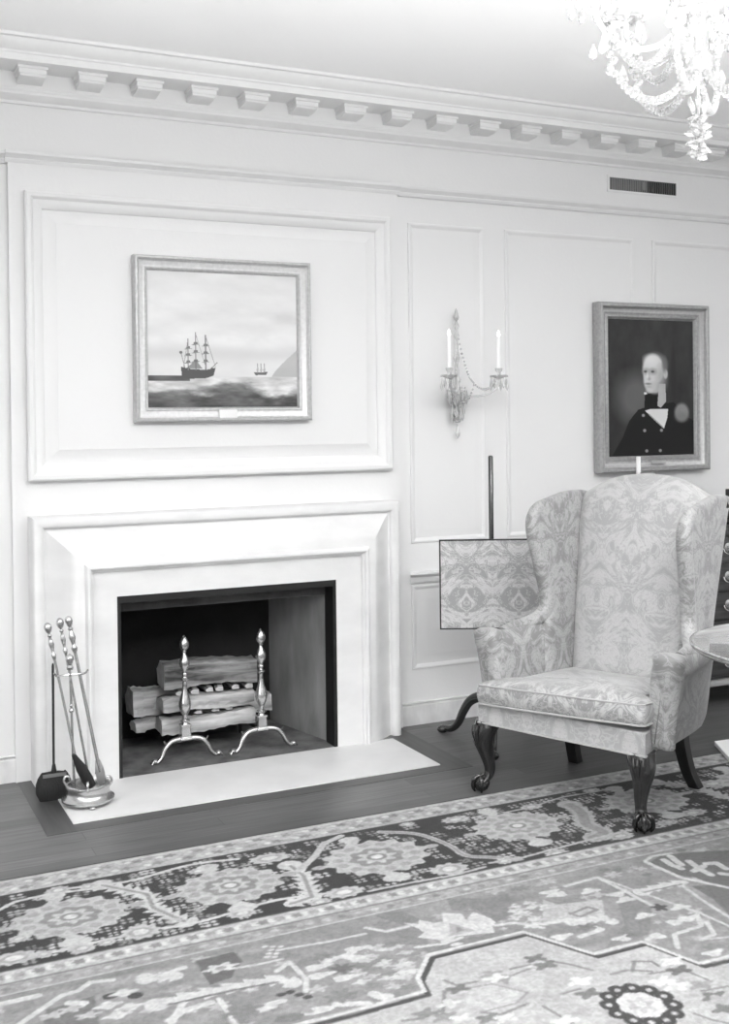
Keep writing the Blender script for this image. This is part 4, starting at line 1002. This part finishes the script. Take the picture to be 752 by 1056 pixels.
for sx in (-1, 1):
    for sy in (-.19, .2):
        bm = bmesh.new(); loft(bm, [[(sx*(W-.05)+a*w, sy+b*w, z) for a, b in ((-1, -1), (1, -1), (1, 1), (-1, 1))] for z, w in ((0, .024), (.06, .028), (.135, .045))]); link('foot', bm, M['chestw'], ct)
cp = on_wall(658.5, 471, -.3)
cs = thing('candlestick', 'silver candlestick with tall white candle rising behind the armchair back', 'candlestick', (cp[0], -.3, .93))
bm = bmesh.new(); lathe(bm, [(0, 0), (.05, 0), (.05, .008), (.03, .015), (.012, .03), (.016, .06), (.01, .1), (.018, .14), (.01, .17), (.02, .19), (.02, .195), (.01, .195), (0, .195)], seg=20); link('stem', bm, M['silver'], cs)
bm = bmesh.new(); lathe(bm, [(0, .19), (.0125, .19), (.0112, cp[2]-.93), (0, cp[2]-.93)], seg=16); link('candle', bm, M['cream'], cs)
dp = on_wall(748.5, 546, -.30); dq = on_wall(750, 505, -.30)
db = thing('bracket_clock', 'dark upright case on a moulded foot at right end of the chest', 'clock', (dp[0]+.155, -.30, .93))
bm = bmesh.new(); box(bm, -.1, .1, -.06, .06, .02, dq[2]-.93); link('case', bm, M['dark'], db, bev=.004)
bm = bmesh.new(); loft(bm, [[(sx*w, sy*w*.64, z) for sx, sy in ((-1, -1), (1, -1), (1, 1), (-1, 1))] for z, w in ((0, .128), (.012, .128), (.018, .112), (.026, .1))]); link('foot', bm, M['dark'], db)

tz = .757; TC = V((3.015, -2.29, 0)); TR = .468
tb = thing('tea_table', 'round mahogany tea table with pale gleaming top at the right edge', 'table', TC)
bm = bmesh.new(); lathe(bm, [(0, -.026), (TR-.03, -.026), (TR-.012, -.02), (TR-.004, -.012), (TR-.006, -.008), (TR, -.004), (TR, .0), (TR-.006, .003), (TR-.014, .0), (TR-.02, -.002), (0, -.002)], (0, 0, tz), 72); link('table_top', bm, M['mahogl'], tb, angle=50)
bm = bmesh.new(); lathe(bm, [(0, .15), (.04, .16), (.05, .2), (.035, .26), (.045, .32), (.03, .42), (.024, .6), (.04, .68), (.06, tz-.026), (0, tz-.026)], seg=24); link('pedestal', bm, M['mahog'], tb)
for k in range(3):
    a = .5+2*pi*k/3; bm = bmesh.new()
    p = spline([(.02, .2), (.09, .21), (.16, .17), (.21, .09), (.26, .04), (.31, .025)], 5); n_ = len(p)
    tube(bm, [(q[0]*cos(a), q[0]*sin(a), q[1]) for q in p], [.026-.01*i/(n_-1) for i in range(n_)], 12)
    lathe(bm, [(0, .0055), (.024, .0065), (.03, .018), (.02, .034), (0, .038)], (.31*cos(a), .31*sin(a), 0), 14); link('leg', bm, M['mahog'], tb)
# pale flat board on the floor at the right edge
q0, q1, q2 = V(on_floor(737, 770)), V(on_floor(756, 792)), V(on_floor(760, 767))
bm = bmesh.new(); e1 = (q1-q0); e2 = (q2-q0); e2 = e2*3
loft(bm, [[q0+V((0, 0, z)), q1+V((0, 0, z)), q1+e2+V((0, 0, z)), q0+e2+V((0, 0, z))] for z in (.006, .026)])
tag(link('white_board', bm, M['boardw'], smooth=False, bev=.002), 'flat white board lying on the rug edge behind the tea table', 'board')

# ================================================================== CHANDELIER
dropb = at_dist(721, 166, 2.5); CC = V((dropb[0], dropb[1], 0)); z0 = dropb[2]
cl = thing('crystal_chandelier', 'crystal chandelier with beaded swags and star pendant hanging from the ceiling', 'chandelier', (CC.x, CC.y, z0))
G = M['glass']
rv = V((_r0[0], _r0[1], 0)); fv = V((sin(YAW), cos(YAW), 0))
def lp(px, py, dz=0):
    """point on the chandelier's own vertical plane facing the room"""
    p = V(at_dist(px, py, 2.5)); d = p-V((CC.x, CC.y, z0)); return d
bm = bmesh.new()
r = random.Random(3)
for k in range(26):     # the star-cluster pendant
    z = .012+.085*(k/26); a = 2.4*k; d = V((cos(a), sin(a), r.uniform(-.5, .5))).normalized(); L = .034*(1-.35*abs(z-.05)/.05)
    mt = Matrix.Translation((0, 0, z)) @ V((0, 0, 1)).rotation_difference(d).to_matrix().to_4x4()
    lathe(bm, [(0, 0), (.006, .002), (.0085, L*.55), (0, L)], seg=5, mat=mt)
drop(bm, (0, 0, .03), .032, .010); link('pendant', bm, G, cl, smooth=False)
bm = bmesh.new(); tube(bm, [(0, 0, .09), (0, 0, .17)], .003, 6)
for k in range(8):
    a = 2*pi*k/8; lathe(bm, [(0, 0), (.004, .004), (.006, .015), (0, .026)], (.016*cos(a), .016*sin(a), .10+.012*(k % 2)), 5)
link('pendant_link', bm, G, cl, smooth=False)
bm = bmesh.new(); lathe(bm, [(0, .17), (.012, .175), (.03, .19), (.036, .21), (.02, .225), (.014, .26), (.03, .29), (.055, .31), (.06, .33), (.03, .34), (.016, .38), (.016, .48), (.03, .5), (.03, .52), (.014, .54), (.012, .7), (0, .72)], seg=12); link('stem', bm, G, cl, smooth=False)
bm = bmesh.new(); tube(bm, [(0, 0, .70), (0, 0, 3.09-z0)], .006, 8); lathe(bm, [(.006, 0), (.02, .03), (.05, .07), (.055, .085), (0, .085)], (0, 0, 3.09-z0-.085), 20); link('rod', bm, M['silver'], cl)
base_a = math.atan2(-_r0[1], -_r0[0])       # pointing to the photo's left
for k in range(6):
    a = base_a+2*pi*k/6; ca, sa = cos(a), sin(a)
    bm = bmesh.new(); p = spline([(.02, .30), (.08, .245), (.15, .24), (.205, .29), (.225, .35)], 6); tube(bm, [(q[0]*ca, q[0]*sa, q[1]) for q in p], .0065, 8); am = link('arm', bm, G, cl)
    c0 = (.225*ca, .225*sa, .35)
    bm = bmesh.new(); lathe(bm, [(0, 0), (.015, .0), (.045, .012), (.048, .018), (.02, .012), (.012, .02), (.018, .04), (0, .04)], c0, 14); link('bobeche', bm, G, am, smooth=False)
    bm = bmesh.new()
    for j in range(9):
        b = 2*pi*j/9; q = (c0[0]+.044*cos(b), c0[1]+.044*sin(b), c0[2]+.01); bead(bm, q, .007); drop(bm, (q[0], q[1], q[2]-.006), .05, .009)
    link('pendants', bm, G, am, smooth=False)
    bm = bmesh.new(); lathe(bm, [(0, .03), (.009, .03), (.008, .125), (0, .125)], c0, 10); cnd = link('candle', bm, M['cream'], am)
    bm = bmesh.new(); lathe(bm, [(0, .12), (.008, .13), (.01, .14), (.003, .162), (0, .165)], c0, 10); link('bulb', bm, M['flame'], cnd)
    bm = bmesh.new()
    chain(bm, (.2*ca, .2*sa, .325), (.03*ca, .03*sa, .325), .125, 20, .0085, .35)
    link('upper_swag', bm, G, cl, smooth=False)
    bm = bmesh.new(); chain(bm, (.185*ca, .185*sa, .20), (.02*ca, .02*sa, .18), .062, 17, .0085, .3); drop(bm, (.185*ca, .185*sa, .215), .035, .011)
    for j in range(6): bead(bm, (.185*ca+.010*cos(j), .185*sa+.01*sin(j), .215+.014*j), .009)
    link('lower_swag', bm, G, cl, smooth=False)
    bm = bmesh.new()
    for j in range(2): drop(bm, ((.2+.02*cos(j*1.3))*ca-.02*sin(j*1.3)*sa, (.2+.02*cos(j*1.3))*sa+.02*sin(j*1.3)*ca, .25+.006*j), .036, .010)
    link('icicles', bm, G, cl, smooth=False)

# ================================================================== LIGHT
def area(name, loc, target, sx, sy, power):
    l = bpy.data.lights.new(name, 'AREA'); l.shape = 'RECTANGLE'; l.size = sx; l.size_y = sy; l.energy = power
    o = bpy.data.objects.new(name, l); col.objects.link(o); o.location = loc
    o.rotation_euler = (V(target)-V(loc)).to_track_quat('-Z', 'Y').to_euler(); return o
sl = bpy.data.lights.new('daylight', 'SUN'); sl.energy = .7; sl.angle = radians(28)
so = bpy.data.objects.new('daylight', sl); col.objects.link(so); so.location = (-4, -6, 4)
so.rotation_euler = V((.74, .60, -.30)).to_track_quat('-Z', 'Y').to_euler()
ao = area('ceiling_bounce', (1.2, -5.7, .7), (1.2, -5.69, 3.1), 3.4, 1.6, 1100); ao.data.spread = radians(140)
a2 = area('ceiling_bounce_right', (4.6, -4.9, .7), (4.6, -4.89, 3.1), 2.0, 1.2, 110); a2.data.spread = radians(140)
p = bpy.data.lights.new('chandelier_light', 'POINT'); p.energy = 30; p.shadow_soft_size = .18
po = bpy.data.objects.new('chandelier_light', p); col.objects.link(po); po.location = (CC.x, CC.y, z0+.66)
w = bpy.data.worlds.new('world'); sc.world = w; w.use_nodes = True
w.node_tree.nodes['Background'].inputs[0].default_value = (1, 1, 1, 1); w.node_tree.nodes['Background'].inputs[1].default_value = .70
sc.view_settings.view_transform = 'Standard'; sc.view_settings.look = 'None'
sc.view_settings.exposure = -.16; sc.view_settings.gamma = 1.0
